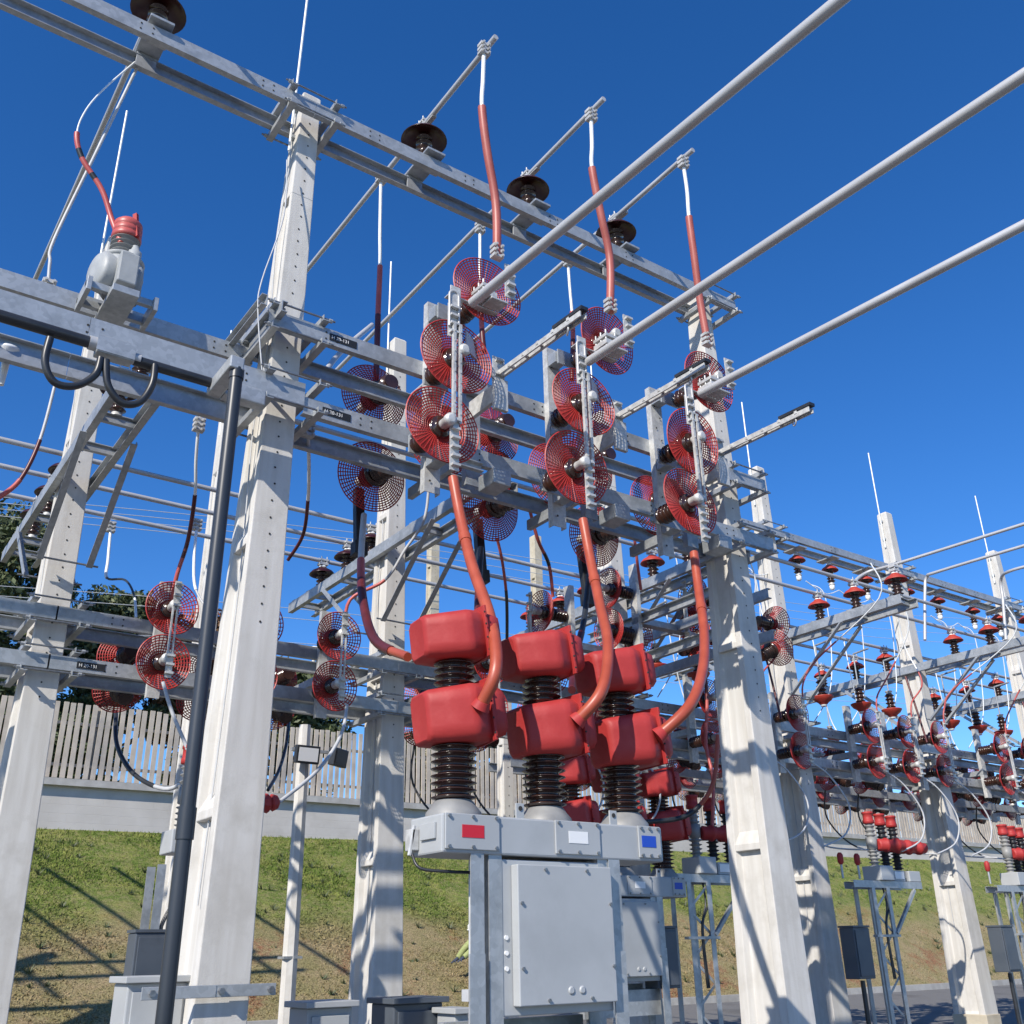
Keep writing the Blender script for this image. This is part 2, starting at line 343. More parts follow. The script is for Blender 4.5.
tree(20.6,34,5,8.4,1.6,2.4,'leafB','loose blue green tree rising behind the left red covers',8500,.6,32,5,.14)
tree(24.2,35,5,5.6,1.9,1.5,'leafB','low blue green tree behind the fence between the front red covers',5500,.55,22,6,.15)
tree(-.8,36,5,7.6,2.6,2.8,'leafA','dark shrubby tree cut by the left picture edge',12000,.55,34,7,.17)
tree(5.9,38,5,5.6,2.4,1.8,'leafA','low dark shrub tree directly behind the gable building',8000,.5,24,8,.16)
src_t=[o for o in bpy.data.objects if o.get('category')=='tree']
for k,(x,y,sc) in enumerate(((6.5,31.5,.42),(10.2,32,.40),(14.2,31.5,.42),(18.5,32,.42),(23,32.5,.45),(29,33,.5))):
    o=dup(src_t[(k*2+1)%7],(x,y,4.6),rz=k*1.3,label=['leftmost','second','third','fourth','fifth','rightmost'][k]+' from left of the low shrubs seen through the fence slats',group='low shrubs behind the fence'); o.scale=(sc*1.6,sc*1.2,sc); o.name='shrub'; o['category']='shrub'
# ------------------------------------------------------------------ concrete poles
def ipoly(wx,wy,rec=.30,fl=.30):
    # I section: flanges face +-Y, recess on +-X
    X=wx/2;Y=wy/2;xr=X*(1-rec*1.25);yf=Y*(1-fl*1.25);yf2=Y*(1-fl*1.6)
    return [(-X,-Y),(X,-Y),(X,-yf),(xr,-yf2),(xr,yf2),(X,yf),(X,Y),(-X,Y),(-X,yf),(-xr,yf2),(-xr,-yf2),(-X,-yf)]
def pole(loc,H,wb,wt,label,group,m='concrete',ribs_=True,solid_from=.86,rod=None,footing=False,strap=False,rec=.30,holes=False):
    t=thing('concrete_pole',label,'pole',loc,0,group)
    mb=MB(); zs=[0,H*.3,H*.6,H*solid_from]; P12=[]
    def dim(z): f=z/H; return wb[0]+(wt[0]-wb[0])*f, wb[1]+(wt[1]-wb[1])*f
    for z in zs: P12.append([(x,y,z) for x,y in ipoly(*dim(z),rec=rec)])
    vs=[p for l in P12 for p in l]; fs=[(k*12+i,k*12+(i+1)%12,(k+1)*12+(i+1)%12,(k+1)*12+i) for k in range(len(zs)-1) for i in range(12)]
    mb.add(vs,fs)
    w,d=dim(H*solid_from); w2,d2=dim(H); z0=H*solid_from; e=.0
    mb.add([(-w/2,-d/2,z0),(w/2,-d/2,z0),(w/2,d/2,z0),(-w/2,d/2,z0),(-w2/2,-d2/2,H-.03),(w2/2,-d2/2,H-.03),(w2/2,d2/2,H-.03),(-w2/2,d2/2,H-.03),(-w2/2*.8,-d2/2*.8,H),(w2/2*.8,-d2/2*.8,H),(w2/2*.8,d2/2*.8,H),(-w2/2*.8,d2/2*.8,H)],
           [(0,3,2,1),(0,1,5,4),(1,2,6,5),(2,3,7,6),(3,0,4,7),(4,5,9,8),(5,6,10,9),(6,7,11,10),(7,4,8,11),(8,9,10,11)])
    if ribs_:
        z=.48
        while z<H*solid_from-.2:
            w,d=dim(z)
            for s_ in (-1,1):
                X0=s_*w/2*.5; X1=s_*w/2*.985; y=d/2*.62
                # wedge rib: flat underside, sloped top
                mb.add([(X0,-y,z),(X1,-y,z),(X1,y,z),(X0,y,z),(X0,-y,z+.22),(X1,-y,z+.06),(X1,y,z+.06),(X0,y,z+.22)],[(0,3,2,1),(4,5,6,7),(0,1,5,4),(2,3,7,6),(1,2,6,5),(0,4,7,3)] if s_>0 else [(0,1,2,3),(4,7,6,5),(0,4,5,1),(2,6,7,3),(1,5,6,2),(0,3,7,4)])
            z+=1.98
    o=mb.build('shaft',m,t,bevel=.008,seg=2)
    if holes:
        hb=MB(); z=H*.42
        while z<H-.25:
            w,d=dim(z); hb.lathe((random.gauss(0,.004),-d/2-.0015,z+random.gauss(0,.004)),(0,-1,0),[(.008,0),(.009,.002)],8,False); z+=.14
        hb.build('bolt_hole_row','hole',t)
    if rod:
        rb=MB(); x,y=rod[0],rod[1]; rb.tube([(x,y,H-.7),(x,y,H+rod[2])],.013,6)
        rb.build('lightning_rod','rod',t)
        
        for q in (.55,.2): rb=MB(); rb.box(min(x,0),max(x,0),y-.03,y+.03,H-q,H-q+.035); rb.build('rod_bracket','galv',t)
        rb=MB(); rb.tube(spline([(x,y-.02,H-.65),(x+.01,y-.03,H-.9),(x-.01,y,H-1.8),(x+.02,y,H-2.8),(x,y+.05,H-3.6),(x+.02,y,H-5),(x,y,H-7.2)],6),.006,5); rb.build('earth_cable','grey_cable',t)
    if footing:
        fb=MB(); fb.box(-wb[0]/2-.006,wb[0]/2+.006,-wb[1]/2-.006,wb[1]/2+.006,-.1,.62); fb.build('footing','concrete_old',t,bevel=.01)
    return t
P1=pole((2.47,6.92,0),9.12,(.38,.62),(.18,.20),'thick pale concrete pole at front left carrying the steel crossbeams','front portal poles',rod=(-.13,0,1.6),holes=True)
P1.rotation_euler=(0,.0215,0)
pole((7.84,6.92,0),9.0,(.38,.62),(.18,.20),'pale concrete pole at front right with mesh shaped shadows on it','front portal poles',holes=True)
lab=['leaning-looking concrete pole at the far left under the slanting steel bracket','concrete pole between the thick front pole and the left red covers','concrete pole behind the middle and right red covers','concrete pole just right of the front right pole with steel bracket','second tall concrete pole right of the front portal, rod on top','last concrete pole near the right picture edge with rod']
rowX=[1.70,5.31,8.8,12.2,15.7,19.3]
for i,x in enumerate(rowX):
    pole((x,9.9,0),9.0,(.37,.56),(.18,.20),lab[i],'second row poles',rod=(-.12,.02,1.25 if i!=0 else 1.9),footing=True,holes=i<4)
p=pY(433,560,31); pole((p.x,31,4),13.0,(.42,.42),(.36,.36),'yellowish concrete pole seen just above the left red cover','background poles','concrete_old',ribs_=False,holes=True)
p=pY(536,560,31); pole((p.x,31,4),13.6,(.42,.42),(.36,.36),'yellowish concrete pole seen above the middle red cover','background poles','concrete_old',ribs_=False)
p=pY(219,500,13.5); pole((p.x,13.5,0),9.6,(.30,.34),(.2,.22),'slim concrete pole seen behind the dark downpipe','background poles','concrete',ribs_=False,rod=(-.1,0,1.2),holes=True)
p=pY(505,760,12.5); pole((p.x,12.5,0),5.2,(.20,.20),(.17,.17),'slim white post between the left and middle black bushings','background poles','concrete',ribs_=False,holes=True)
# lamp post
p=pY(297,850,13)
t=thing('floodlight_pole','short slim pole with two small floodlights left of the second row pole','light pole',(p.x,13,0))
mb=MB(); mb.lathe((0,0,0),(0,0,1),[(.11,0),(.10,2.2),(.085,4.55)],8,False); mb.build('shaft','concrete',t)
mb=MB(); mb.bar((-.2,-.05,4.2),(.6,-.05,4.2),.04,.04); mb.bar((0,-.1,1.6),(0,.1,1.6),.25,.03); mb.build('arm','galv',t)
for dx,rz_,ms in ((-.02,0,'glass'),(.45,2.3,'black')):
    h=MB(); h.box(-.17,.17,-.05,.05,-.12,.12); o=h.build('floodlight','black',t,bevel=.01,loc=(dx,-.17,4.12)); o.rotation_euler=(0.15,0,rz_*.25)
    g=MB(); g.box(-.14,.14,-.056,-.051,-.09,.09); g.build('lens',ms,o)
# ------------------------------------------------------------------ steel beams
def hole_row(mb,x0,x1,y,z,n): 
    for i in range(n): mb.lathe((x0+(x1-x0)*i/max(1,n-1),y,z),(0,-1,0),[(.009,0),(.009,.0015)],8,False)
def beam(name,label,x0,x1,yf,yb,z0,poles=(),h=.15,plate=None,group='galvanised crossbeams',joints=()):
    """pair of channels along X, front web facing -Y. z0 = bottom"""
    t=thing(name,label,'beam',(0,0,z0),0,group); zc=h/2
    cuts=[x0]+list(joints)+[x1]
    m1=MB(); m2=MB()
    for i in range(len(cuts)-1):
        g=.004 if i else 0
        m1.chan((cuts[i]+g,yf,zc),(cuts[i+1],yf,zc),h,.06,.008,-1)
        m2.chan((cuts[i]+g,yb,zc),(cuts[i+1],yb,zc),h,.06,.008,1)
    m1.build('front_channel','galv',t); m2.build('rear_channel','galv',t)
    for px in poles:
        for sx in (-.215,.215):
            for zz in (zc+.115,-.035):
                c=MB(); c.prof((px+sx,yf-.075,zz),(px+sx,yb+.075,zz),[(-.03,-.025),(.03,-.025),(.03,-.018),(-.023,-.018),(-.023,.025),(-.03,.025)])
                for yy in (yf-.05,yb+.05): c.bolt((px+sx*1.14,yy,zz),(1 if sx>0 else -1,0,0),.018,.03)
                c.build('pole_clamp','galv',t)
        for zz in (-.035,zc+.12):
            for yy in (yf-.05,yb+.05): c=MB(); c.tube([(px-.30,yy,zz),(px+.30,yy,zz)],.009,6); c.build('clamp_rod','bolt',t)
    hb=MB(); x=x0+.5
    while x<x1-.3:
        for dz in (-.03,.03): hole_row(hb,x,x+.10,yf-.0015,zc+dz,2)
        x+=1.07
    hb.build('hole_pair_row','hole',t)
    if plate:
        for px,txt in plate:
            pb=MB(); pb.box(px,px+.25,yf-.006,yf-.001,zc-.032,zc+.032); pl=pb.build('name_plate','plate',t)
            cu=bpy.data.curves.new('plate_text','FONT'); cu.body=txt; cu.size=.043; cu.extrude=.0006; to=bpy.data.objects.new('plate_text',cu); COL.objects.link(to)
            dg=bpy.context.evaluated_depsgraph_get(); me=bpy.data.meshes.new_from_object(to.evaluated_get(dg)); bpy.data.objects.remove(to)
            me.materials.clear(); me.materials.append(M['lwhite']); oo=bpy.data.objects.new('plate_lettering',me); COL.objects.link(oo); oo.parent=pl
            oo.location=(px+.016,yf-.0075,zc-.015); oo.rotation_euler=(math.pi/2,0,0)
    return t
beam('crossbeam','topmost double steel crossbeam sloping across the upper picture',-1.6,8.15,6.60,7.02,8.66,(2.6,7.9),.14,joints=(2.62,))
beam('crossbeam','upper double crossbeam between the two front poles behind the red mesh guards',2.35,8.2,6.55,7.15,6.24,(2.6,7.9),.145,plate=[(2.88,'H 20-131')])
beam('crossbeam','lower double crossbeam between the two front poles under the red mesh guards',2.70,8.2,6.55,7.15,5.53,(7.9,),.15,plate=[(2.86,'H 20-131')])
beam('crossbeam','heavy double crossbeam left of the thick front pole under the grey transformer',-1.6,2.695,6.53,7.15,5.585,(2.6,),.20,joints=(1.05,))
beam('crossbeam','rear upper steel beam left of the thick front pole behind the transformer',-1.6,2.45,7.12,7.4,6.19,(),.15)
# cross pieces left of p1
def yiece(name,label,x,y0,y1,z,cat='bracket',group=None):
    t=thing(name,label,cat,(x,0,z),0,group); m=MB(); m.chan((0,y0,0),(0,y1,0),.10,.05,.008,1); m.chan((-.12,y0,0),(-.12,y1,0),.10,.05,.008,-1); m.build('channel_pair','galv',t)
    m=MB(); m.bolt((-.14,y0+.06,0),(-1,0,0),.02,.03); m.bolt((.02,y0+.06,0),(1,0,0),.02,.03); m.build('nut','bolt',t); return t
yiece('cross_bracket','short paired channels on the left side of the thick front pole',2.40,6.42,7.75,6.36)
# ------------------------------------------------------------------ row 2 beams
bays=[(rowX[i],rowX[i+1]) for i in range(5)]
bn=['left bay','second bay','middle bay','fourth bay','rightmost bay']
E2=[(-1.6,1.72)]+bays+[(19.3,23)]
names=['left edge stretch of the','left part of the','second stretch of the','middle stretch of the','fourth stretch of the','rightmost full stretch of the','right edge stretch of the']
for i,(xa,xb) in enumerate(E2):
    beam('crossbeam',names[i]+' higher background crossbeam pair of the pole row',xa+.003,xb-.003,9.60,10.20,4.49,(xb,) if i<6 else (),.13,group='background crossbeams')
    beam('crossbeam',names[i]+' lower background crossbeam pair of the pole row',xa+.003,xb-.003,9.60,10.20,4.03,(xb,) if i<6 else (),.13,group='background crossbeams',plate=[(xa+.25,'H 20-131')] if i==1 else None)
beam('crossbeam','high double steel beam carrying hanging insulators at the right',11.0,23,9.70,10.10,7.72,(12.2,15.7,19.3),.12)
# ------------------------------------------------------------------ insulators
def post_ins_proto(h=.40,r=.25,label='',hang=False,core=.055,skm='skirt',n=5):
    t=thing('post_insulator',label,'insulator'); 
    m=MB(); m.lathe((0,0,0),(0,0,1),[(.06,0),(.06,.012),(.045,.02),(.045,.05)],16); m.build('base_fitting','white_metal',t)
    m=MB(); m.lathe((0,0,0),(0,0,1),ribs(core,core*1.55,.04,h*.78,n),20); m.build('ribbed_body','brown',t)
    m=MB(); m.lathe((0,0,0),(0,0,1),[(core,h*.84),(r*.5,h*.82),(r*.82,h*.75),(r*.98,h*.665),(r,h*.665),(r*.985,h*.69),(r*.80,h*.79),(r*.48,h*.87),(core*1.1,h*.93),(core,h*.94)],28); m.build('skirt',skm,t)
    m=MB(); m.lathe((0,0,0),(0,0,1),[(.048,h*.9),(.048,h*.99),(.035,h)],14); m.build('top_cap','rod',t)
    return t
def clamp_mb(m,p,d=(0,1,0),r=.03):
    p=V(p); m.bar(p-V(d)*.06,p+V(d)*.06,.10,.035); m.bar(p-V(d)*.06+V((0,0,.055)),p+V(d)*.06+V((0,0,.055)),.10,.025)
    for sx in (-.04,.04):
        for s2 in (-.04,.04):
            q=p+V(d)*s2+V((sx if abs(d[1])>.5 else 0,0 if abs(d[1])>.5 else sx,-.02)); m.tube([q,q+V((0,0,.12))],.008,6)
big=post_ins_proto(.48,.235,'brown post insulator with round skirt on the top beam, cut by the upper picture edge')
big_src=big
for i,x in enumerate((1.19,3.88,5.19,6.45)):
    lb=['','brown skirted post insulator on the top beam nearest the left pole','brown skirted post insulator in the middle of the top beam','brown skirted post insulator on the top beam nearest the right pole'][i]
    o=dup(big_src,label=lb or 'brown post insulator with round skirt on the top beam, cut by the upper picture edge'); o.location=(x,6.80,8.86); o['group']='post insulators on the top beam'
    # bridge seat on the beam
    m=MB(); m.box(-.10,.10,-.26,.28,-.030,-.004); m.build('seat_bracket','galv',o,bevel=.003)
    for q in (-.13,.165): m=MB(); m.box(-.085,.085,q,q+.02,-.19,-.033); m.build('seat_cheek','galv',o,bevel=.002)
    m=MB(); clamp_mb(m,(0,0,.50)); m.bar((0,-.2,.51),(0,-.05,.51),.05,.05); m.build('tube_clamp','white_metal',o)
# thin tubes across the top beam
tubeZ=9.405
def linetube(name,label,p0,p1,r,group=None,m='alu',cat='busbar tube'):
    mb=MB(); p0=V(p0); p1=V(p1); n_=max(2,int((p1-p0).length/.4)); mb.tube([p0+(p1-p0)*(i_/n_) for i_ in range(n_+1)],r,20); o=mb.build(name,m); return tag(o,label,cat,group)
for i,x in enumerate((3.88,5.19,6.43)):
    linetube('busbar_tube',['upper aluminium tube over the left top-beam insulator','upper aluminium tube over the middle top-beam insulator','upper aluminium tube over the right top-beam insulator'][i],(x,5.50,tubeZ),(x-.05,12.2 if i==0 else 11.8,tubeZ-.15),.028,'tubes over the top beam')
linetube('busbar_tube','upper aluminium tube over the cut-off insulator at the top edge',(1.19,5.2,tubeZ),(1.15,12,tubeZ-.15),.028,'tubes over the top beam')
# row 2 brackets
sm=post_ins_proto(.40,.175,'x',core=.05,skm='skirt'); smr=post_ins_proto(.40,.165,'x',core=.05,skm='redskirt')
def bracket(x,label,y0=7.55,y1=12.4,z=5.98,zs=5.06,cx=.20):
    t=thing('slanting_bracket',label,'bracket',(x,9.9,0),0,'cantilever brackets on the pole row')
    for s_ in (-1,1):
        m=MB(); m.chan((s_*cx,y0-9.9,z),(s_*cx,y1-9.9,z),.13,.065,.008,-s_); m.build('channel','galv',t)
        for e in (-1,1):
            m=MB(); m.prof((s_*cx*1.1,e*.28,zs),(s_*cx*1.1,e*1.35,z-.06),[(-.03,-.03),(.03,-.03),(.03,-.023),(-.023,-.023),(-.023,.03),(-.03,.03)]); m.build('strut','galv',t)
    for yy in (-2.2,-1.5,-.85,.5,1.15,1.9,2.35): m=MB(); m.bar((-cx,yy,z+.0695),(cx,yy,z+.0695),.09,.008); m.bar((-cx+.01,yy,z+.02),(cx-.01,yy,z+.02),.05,.05); m.build('rung','galv',t)
    m=MB(); m.tube([(-.3,-.30,zs),(.3,-.30,zs)],.01,6); m.tube([(-.3,.30,zs),(.3,.30,zs)],.01,6); m.build('clamp_rod','bolt',t)
    return t
bl=['slanting steel bracket on the far left pole','slanting steel bracket on the pole left of the red covers','slanting steel bracket on the pole behind the red covers','slanting steel bracket just right of the front right pole','slanting steel bracket on the second pole right of the portal','slanting steel bracket at the right picture edge']
where=['far left pole','pole left of the red covers','pole behind the red covers','first pole right of the portal','second pole right of the portal','pole at the right picture edge']
firstS=[True,True]
busY=[8.4,10.4,11.05,11.8]
for i,x in enumerate(rowX):
    bracket(x,bl[i])
    ys=list(busY)+([7.7,9.05] if i>=2 else [7.7])
    for k,yy in enumerate(sorted(ys)):
        ordn=['nearest','second','third','fourth','fifth','farthest'][k]
        L='%s insulator from the near end, bracket on the %s'%(ordn,where[i])
        red=i>=2; src=smr if red else sm
        o=dup(src,label=L)
        o.location=(x,yy,6.05); o['group']='post insulators on the cantilever brackets'
        m=MB(); clamp_mb(m,(0,0,.42),(1,0,0)); m.build('tube_clamp','white_metal',o)
for k,yy in enumerate(busY):
    linetube('busbar_tube',['nearest','second','third','farthest'][k]+' of the long level busbar tubes laid on the slanting brackets',(-3,yy,6.52),(24,yy,6.52),.028,'long busbar tubes on the brackets')
linetube('busbar_tube','busbar tube on the right brackets just behind the nearest one',(8.0,9.05,6.52),(24,9.05,6.52),.028,'long busbar tubes on the brackets')
# hanging insulators under the right beam
hang=smr; hx=[12.93,13.78,14.75,15.95,16.9,18.05,18.95,20.4,21.2]
ordw=['first','second','third','fourth','fifth','sixth','seventh','eighth','ninth']
hproto=None
for i,x in enumerate(hx):
    o=dup(smr,label=ordw[i]+' from left of the insulators hanging under the high right beam'); o['group']='insulators hanging under the high beam'
    # hang: skirt kept upper; build it upside so cap clamps to the beam
    o.location=(x,9.9,7.22); o.scale=(.9,.9,.95)
    m=MB(); m.bar((0,0,.42),(0,0,.52),.04,.04,(0,1,0)); m.box(-.10,.10,-.2,.2,.47,.49); m.build('hanger','galv',o)
    m=MB(); m.lathe((0,0,-.09),(0,0,1),[(.03,0),(.05,.02),(.05,.08),(.03,.09)],12); m.build('end_ball','rod',o)
bells=[(12.9,5.05),(13.85,5.05),(14.65,5.05),(16.3,5.03),(17.15,5.03),(17.98,5.03),(9.4,5.05),(10.2,5.05)]
for i,(x,z) in enumerate(bells):
    o=dup(smr,label=['first','second','third','fourth','fifth','sixth','leftmost, mostly hidden','second hidden'][i]+' from left of the upside down red bell insulators')
    o['group']='upside down bell insulators'; o.location=(x,9.75,z+.42); o.rotation_euler=(math.pi,0,0); o.scale=(1,1,1.15)
    m=MB(); m.tube([(0,0,0),(0,0,-.45)],.012,6); m.tube([(0,0,-.45),(0,.3,-.47)],.014,6);m.build('hanger','galv',o)
for i in range(12):
    o=dup(smr,label=['first','second','third','fourth','fifth','sixth','seventh','eighth','ninth','tenth','eleventh','twelfth'][i]+' from left of the small far row of upside down red bells'); o['group']='far upside down bell insulators'
    o.location=(13.6+1.05*i,12.6,5.62); o.rotation_euler=(math.pi,0,0)
    m=MB(); m.tube([(0,0,0),(0,0,-.5)],.012,6); m.build('hanger','galv',o)
for i in range(12):
    o=dup(smr,label=['first','second','third','fourth','fifth','sixth','seventh','eighth','ninth','tenth','eleventh','twelfth'][i]+' from left of the upright red insulators behind the lower switches'); o['group']='upright insulators behind the switches'
    o.location=(9.6+1.08*i,11.2,4.15)
t=thing('crossbeam','long thin steel rail under the upright red insulators at right','beam',(0,11.2,4.08),0,'background crossbeams'); m=MB(); m.chan((8.8,0,0),(23,0,0),.12,.05,.008,-1); m.build('rail_channel','galv',t)
# ------------------------------------------------------------------ bird guard + horizontal insulator
def guard_mesh(R=.335,r0=.085,rings=13,sp=52,dep=.08,w=.0056):
    m=MB()
    for i in range(rings):
        r=r0+(R-r0)*(i/(rings-1)); y=-dep*((r/R)**1.4); n=44
        pts=[(r*math.cos(2*math.pi*j/n),y,r*math.sin(2*math.pi*j/n)) for j in range(n+1)]
        ww=w*(1.25 if i==rings-1 else 1); m.tube(pts,ww,4,False)
    for j in range(sp):
        t=2*math.pi*j/sp; pts=[]
        for k in range(5):
            r=r0+(R-r0)*k/4; pts.append((r*math.cos(t),-dep*((r/R)**1.4),r*math.sin(t)))
        m.tube(pts,w*.95,4,False)
    m.lathe((0,.03,0),(0,-1,0),[(r0*.95,0),(r0,.0),(r0*1.02,.045),(r0*.95,.045)],20)
    return m
GM=guard_mesh().build('bird_guard','mesh_red'); GM2=guard_mesh(.25,.07,9,36,.12,.0052).build('bird_guard','mesh_red')
GMs={'big':GM,'small':GM2}; used_g={}
def hins(parent,loc,rz,L=.55,gy=.40,gk='big',tilt=0,guard=True,core=.055):
    m=MB(); m.lathe((0,0,0),(0,-1,0),[(.07,0),(.07,.015),(.05,.02)]+ribs(core,core*1.7,.03,L-.06,8)+[(core*.9,L-.05)],18); o=m.build('horizontal_insulator','brown',parent)
    o.location=loc; o.rotation_euler=(tilt,0,rz)
    e=MB(); e.lathe((0,-L+.07,0),(0,-1,0),[(.042,0),(.042,.09),(.05,.10),(.05,.14),(.03,.15)],16); e.build('end_fitting','white_metal',o)
    if guard:
        g=GMs[gk]
        if g.name in used_g: g=g.copy(); COL.objects.link(g)
        used_g[g.name]=1; g.parent=o; g.location=(0,-gy,0)
        hb=MB(); hb.lathe((0,-gy+.035,0),(0,-1,0),[(core*1.5,0),(core*2.3,.01),(core*2.2,.025),(core*1.3,.06),(core,.09)],22); hb.build('rubber_hub','brown',o); g.rotation_euler=(random.gauss(0,.05),random.uniform(0,.2),random.gauss(0,.05))
    return o
def strip(parent,x,y,z0,z1,w=.07,name='terminal_pad'):
    m=MB(); m.box(x-w/2,x+w/2,y-.012,y,z0,z1)
    bb=m; n=max(2,int((z1-z0)/.075))
    for i in range(n):
        z=z0+.04+(z1-z0-.08)*i/(n-1)
        for sx in (-.02,.02): bb.bolt((x+sx,y-.012,z),(0,-1,0),.013,.03)
        bb.bar((x-.035,y-.03,z),(x+.035,y-.03,z),.035,.02)
    return m.build(name,'white_metal',parent)
# ------------------------------------------------------------------ main disconnectors
dn=['left','middle','right']
def big_unit(X,i):
    t=thing('disconnector_switch','large disconnector switch with red mesh guards, %s of three on the front crossbeams'%dn[i],'switch',(X,6.5,5.2),0,'front disconnector switches')
    z=lambda q:q-5.2
    m=MB(); m.chan((.05,-.02,z(5.1)),(.05,-.02,z(6.98)),.15,.07,.008,1,(1,0,0)); m.build('mounting_post','white_metal',t)
    m=MB(); m.chan((.55,.12,z(5.35)),(.55,.12,z(6.6)),.15,.07,.008,1,(1,0,0)); m.build('second_post','galv',t)
    m=MB(); hb=m
    for k in range(14): m.lathe((.05+(.03 if k%2 else -.03),-.03,z(5.2)+k*.13),(0,-1,0),[(.010,0),(.010,.002)],8,False)
    m.build('post_hole_row','hole',t)
    hins(t,(.22,-.16,z(6.82)),0,.54,.38); hins(t,(-.08,-.20,z(6.07)),0,.46,.32); hins(t,(-.22,-.22,z(5.38)),0,.46,.32)
    for hx_,hy_,hz_ in ((.22,-.16,6.82),(-.08,-.20,6.07),(-.22,-.22,5.38)):
        m=MB(); m.box(min(hx_-.07,.0),max(hx_+.07,.09),hy_+.002,hy_+.02,z(hz_)-.08,z(hz_)+.08); m.box(-.02,.10,hy_+.021,-.022,z(hz_)-.06,z(hz_)+.06); m.build('insulator_seat','galv',t,bevel=.003)
    # rear
    hins(t,(.0,.66,z(6.50)),math.pi,.55,.28); hins(t,(.02,.66,z(5.62)),math.pi,.55,.30,tilt=-.15); hins(t,(.50,.16,z(5.98)),math.pi,.50,.36)
    # terminal hardware
    y=-.69; strip(t,-.16,y,z(4.97),z(5.44),.08)
    strip(t,-.17,y+.02,z(6.18),z(6.50),.09)
    m=MB(); m.box(-.185,-.160,y-.03,y,z(5.38),z(6.30)); m.box(-.130,-.105,y-.03,y,z(5.38),z(6.30))
    bb=m
    for k in range(9): bb.bolt((-.173,y-.03,z(5.46)+k*.095),(0,-1,0),.007,.008); bb.bolt((-.118,y-.03,z(5.46)+k*.095),(0,-1,0),.007,.008)
    o=m.build('switch_blade','white_metal',t)
    # U-shaped horn
    m=MB(); zt=z(6.52); pts=[(-.21,y,zt-.25),(-.21,y,zt+.06)]+[(-.165-.045*math.cos(q),y,zt+.06+.045*math.sin(q)) for q in [k*math.pi/8 for k in range(1,8)]]+[(-.12,y,zt+.06),(-.12,y,zt-.25)]
    m.tube(pts,.012,6); m.build('arc_horn','alu',t)
    # top L bracket and pad
    m=MB(); m.box(-.20,-.10,y,y+.012,z(6.45),z(6.68)); m.box(-.20,.30,y+.03,y+.10,z(6.60),z(6.612)); m.box(.13,.30,y-.12,y+.03,z(6.612),z(6.63)); m.build('top_bracket','white_metal',t,bevel=.004)
    strip(t,.32,-.80,z(6.68),z(7.02),.10)
    m=MB(); m.bar((.12,-.80,z(6.66)),(.12,-.62,z(6.66)),.14,.05); m.bar((.12,-.80,z(6.73)),(.12,-.62,z(6.73)),.14,.03)
    for sx in(-.055,.055):
        for yy in (-.78,-.71,-.64): m.tube([(.12+sx,yy,z(6.62)),(.12+sx,yy,z(6.79))],.009,6)
    m.build('tube_clamp','white_metal',t)
    # hinge bracket and open arm
    m=MB(); m.add([(.0,-.62,z(6.34)),(.30,-.50,z(6.22)),(.38,-.50,z(6.12)),(.36,-.50,z(6.06)),(.0,-.62,z(6.16)),(.0,-.60,z(6.34)),(.30,-.48,z(6.22)),(.38,-.48,z(6.12)),(.36,-.48,z(6.06)),(.0,-.60,z(6.16))],[(0,1,2,3,4),(9,8,7,6,5),(0,5,6,1),(1,6,7,2),(2,7,8,3),(3,8,9,4),(4,9,5,0)]); m.build('hinge_plate','alu',t)
    m=MB(); m.box(.36,.50,-.50,-.46,z(5.78),z(6.08)); m.box(.36,.40,-.46,-.1,z(5.85),z(6.02)); m.build('hinge_support','white_metal',t,bevel=.004)
    strip(t,.42,-.47,z(6.08),z(6.30),.12,'hinge_contact')
    m=MB(); 
    for sx in (-.028,.028): m.bar((.44+sx,-.45,z(6.14)),(.44+sx,-1.60,z(6.10)),.014,.05)
    for k in range(5): m.bar((.40,-.65-.2*k,z(6.13)),(.48,-.65-.2*k,z(6.13)),.03,.03)
    o=m.build('open_arm','white_metal',t,bevel=.002)
    m=MB(); m.bar((.44,-1.25,z(6.165)),(.44,-1.62,z(6.15)),.07,.03); m.build('arm_contact_tip','black',o)
    m=MB(); m.tube([(.44+.02*math.cos(q),-1.40+.035*math.cos(q),z(6.06)+.03*math.sin(q)) for q in [k*math.pi/5 for k in range(11)]],.007,6,False); m.build('pull_ring','alu',o)
    # diagonal braces and rail between front and rear under guards
    m=MB(); m.chan((.25,-.0,z(5.44)),(.25,.75,z(5.44)),.10,.05,.008,1); m.chan((-.15,.0,z(5.46)),(.55,.0,z(5.46)),.08,.05,.008,1); m.build('base_rail','galv',t)
    m=MB(); m.box(.48,.66,-.30,-.06,z(5.20),z(5.34)); m.build('mechanism_box','galv',t,bevel=.01)
    # rear lower connector
    m=MB(); m.bar((.0,1.25,z(5.62)),(.0,1.18,z(5.05)),.09,.07); m.bar((.0,1.18,z(5.05)),(.0,1.17,z(4.92)),.13,.10); m.build('rear_connector','black',t,bevel=.006)
    return t
PX=[3.80,5.14,6.48]
big_units=[big_unit(PX[i],i) for i in range(3)]
# big near tubes
for i,(s0,e0) in enumerate((((472,303),(840,0)),((588,362),(1024,75)),((700,394),(1024,225)))):
    p0=pY(*s0,5.80); q=pZ(*e0,p0.z); d=(q-p0); p1=p0+d*1.9
    linetube('busbar_tube',['thick near aluminium tube running out over the top edge from the left switch','thick near aluminium tube running to the upper right from the middle switch','thick near aluminium tube running to the right edge from the right switch'][i],p0,p1,.041,'thick near busbar tubes')
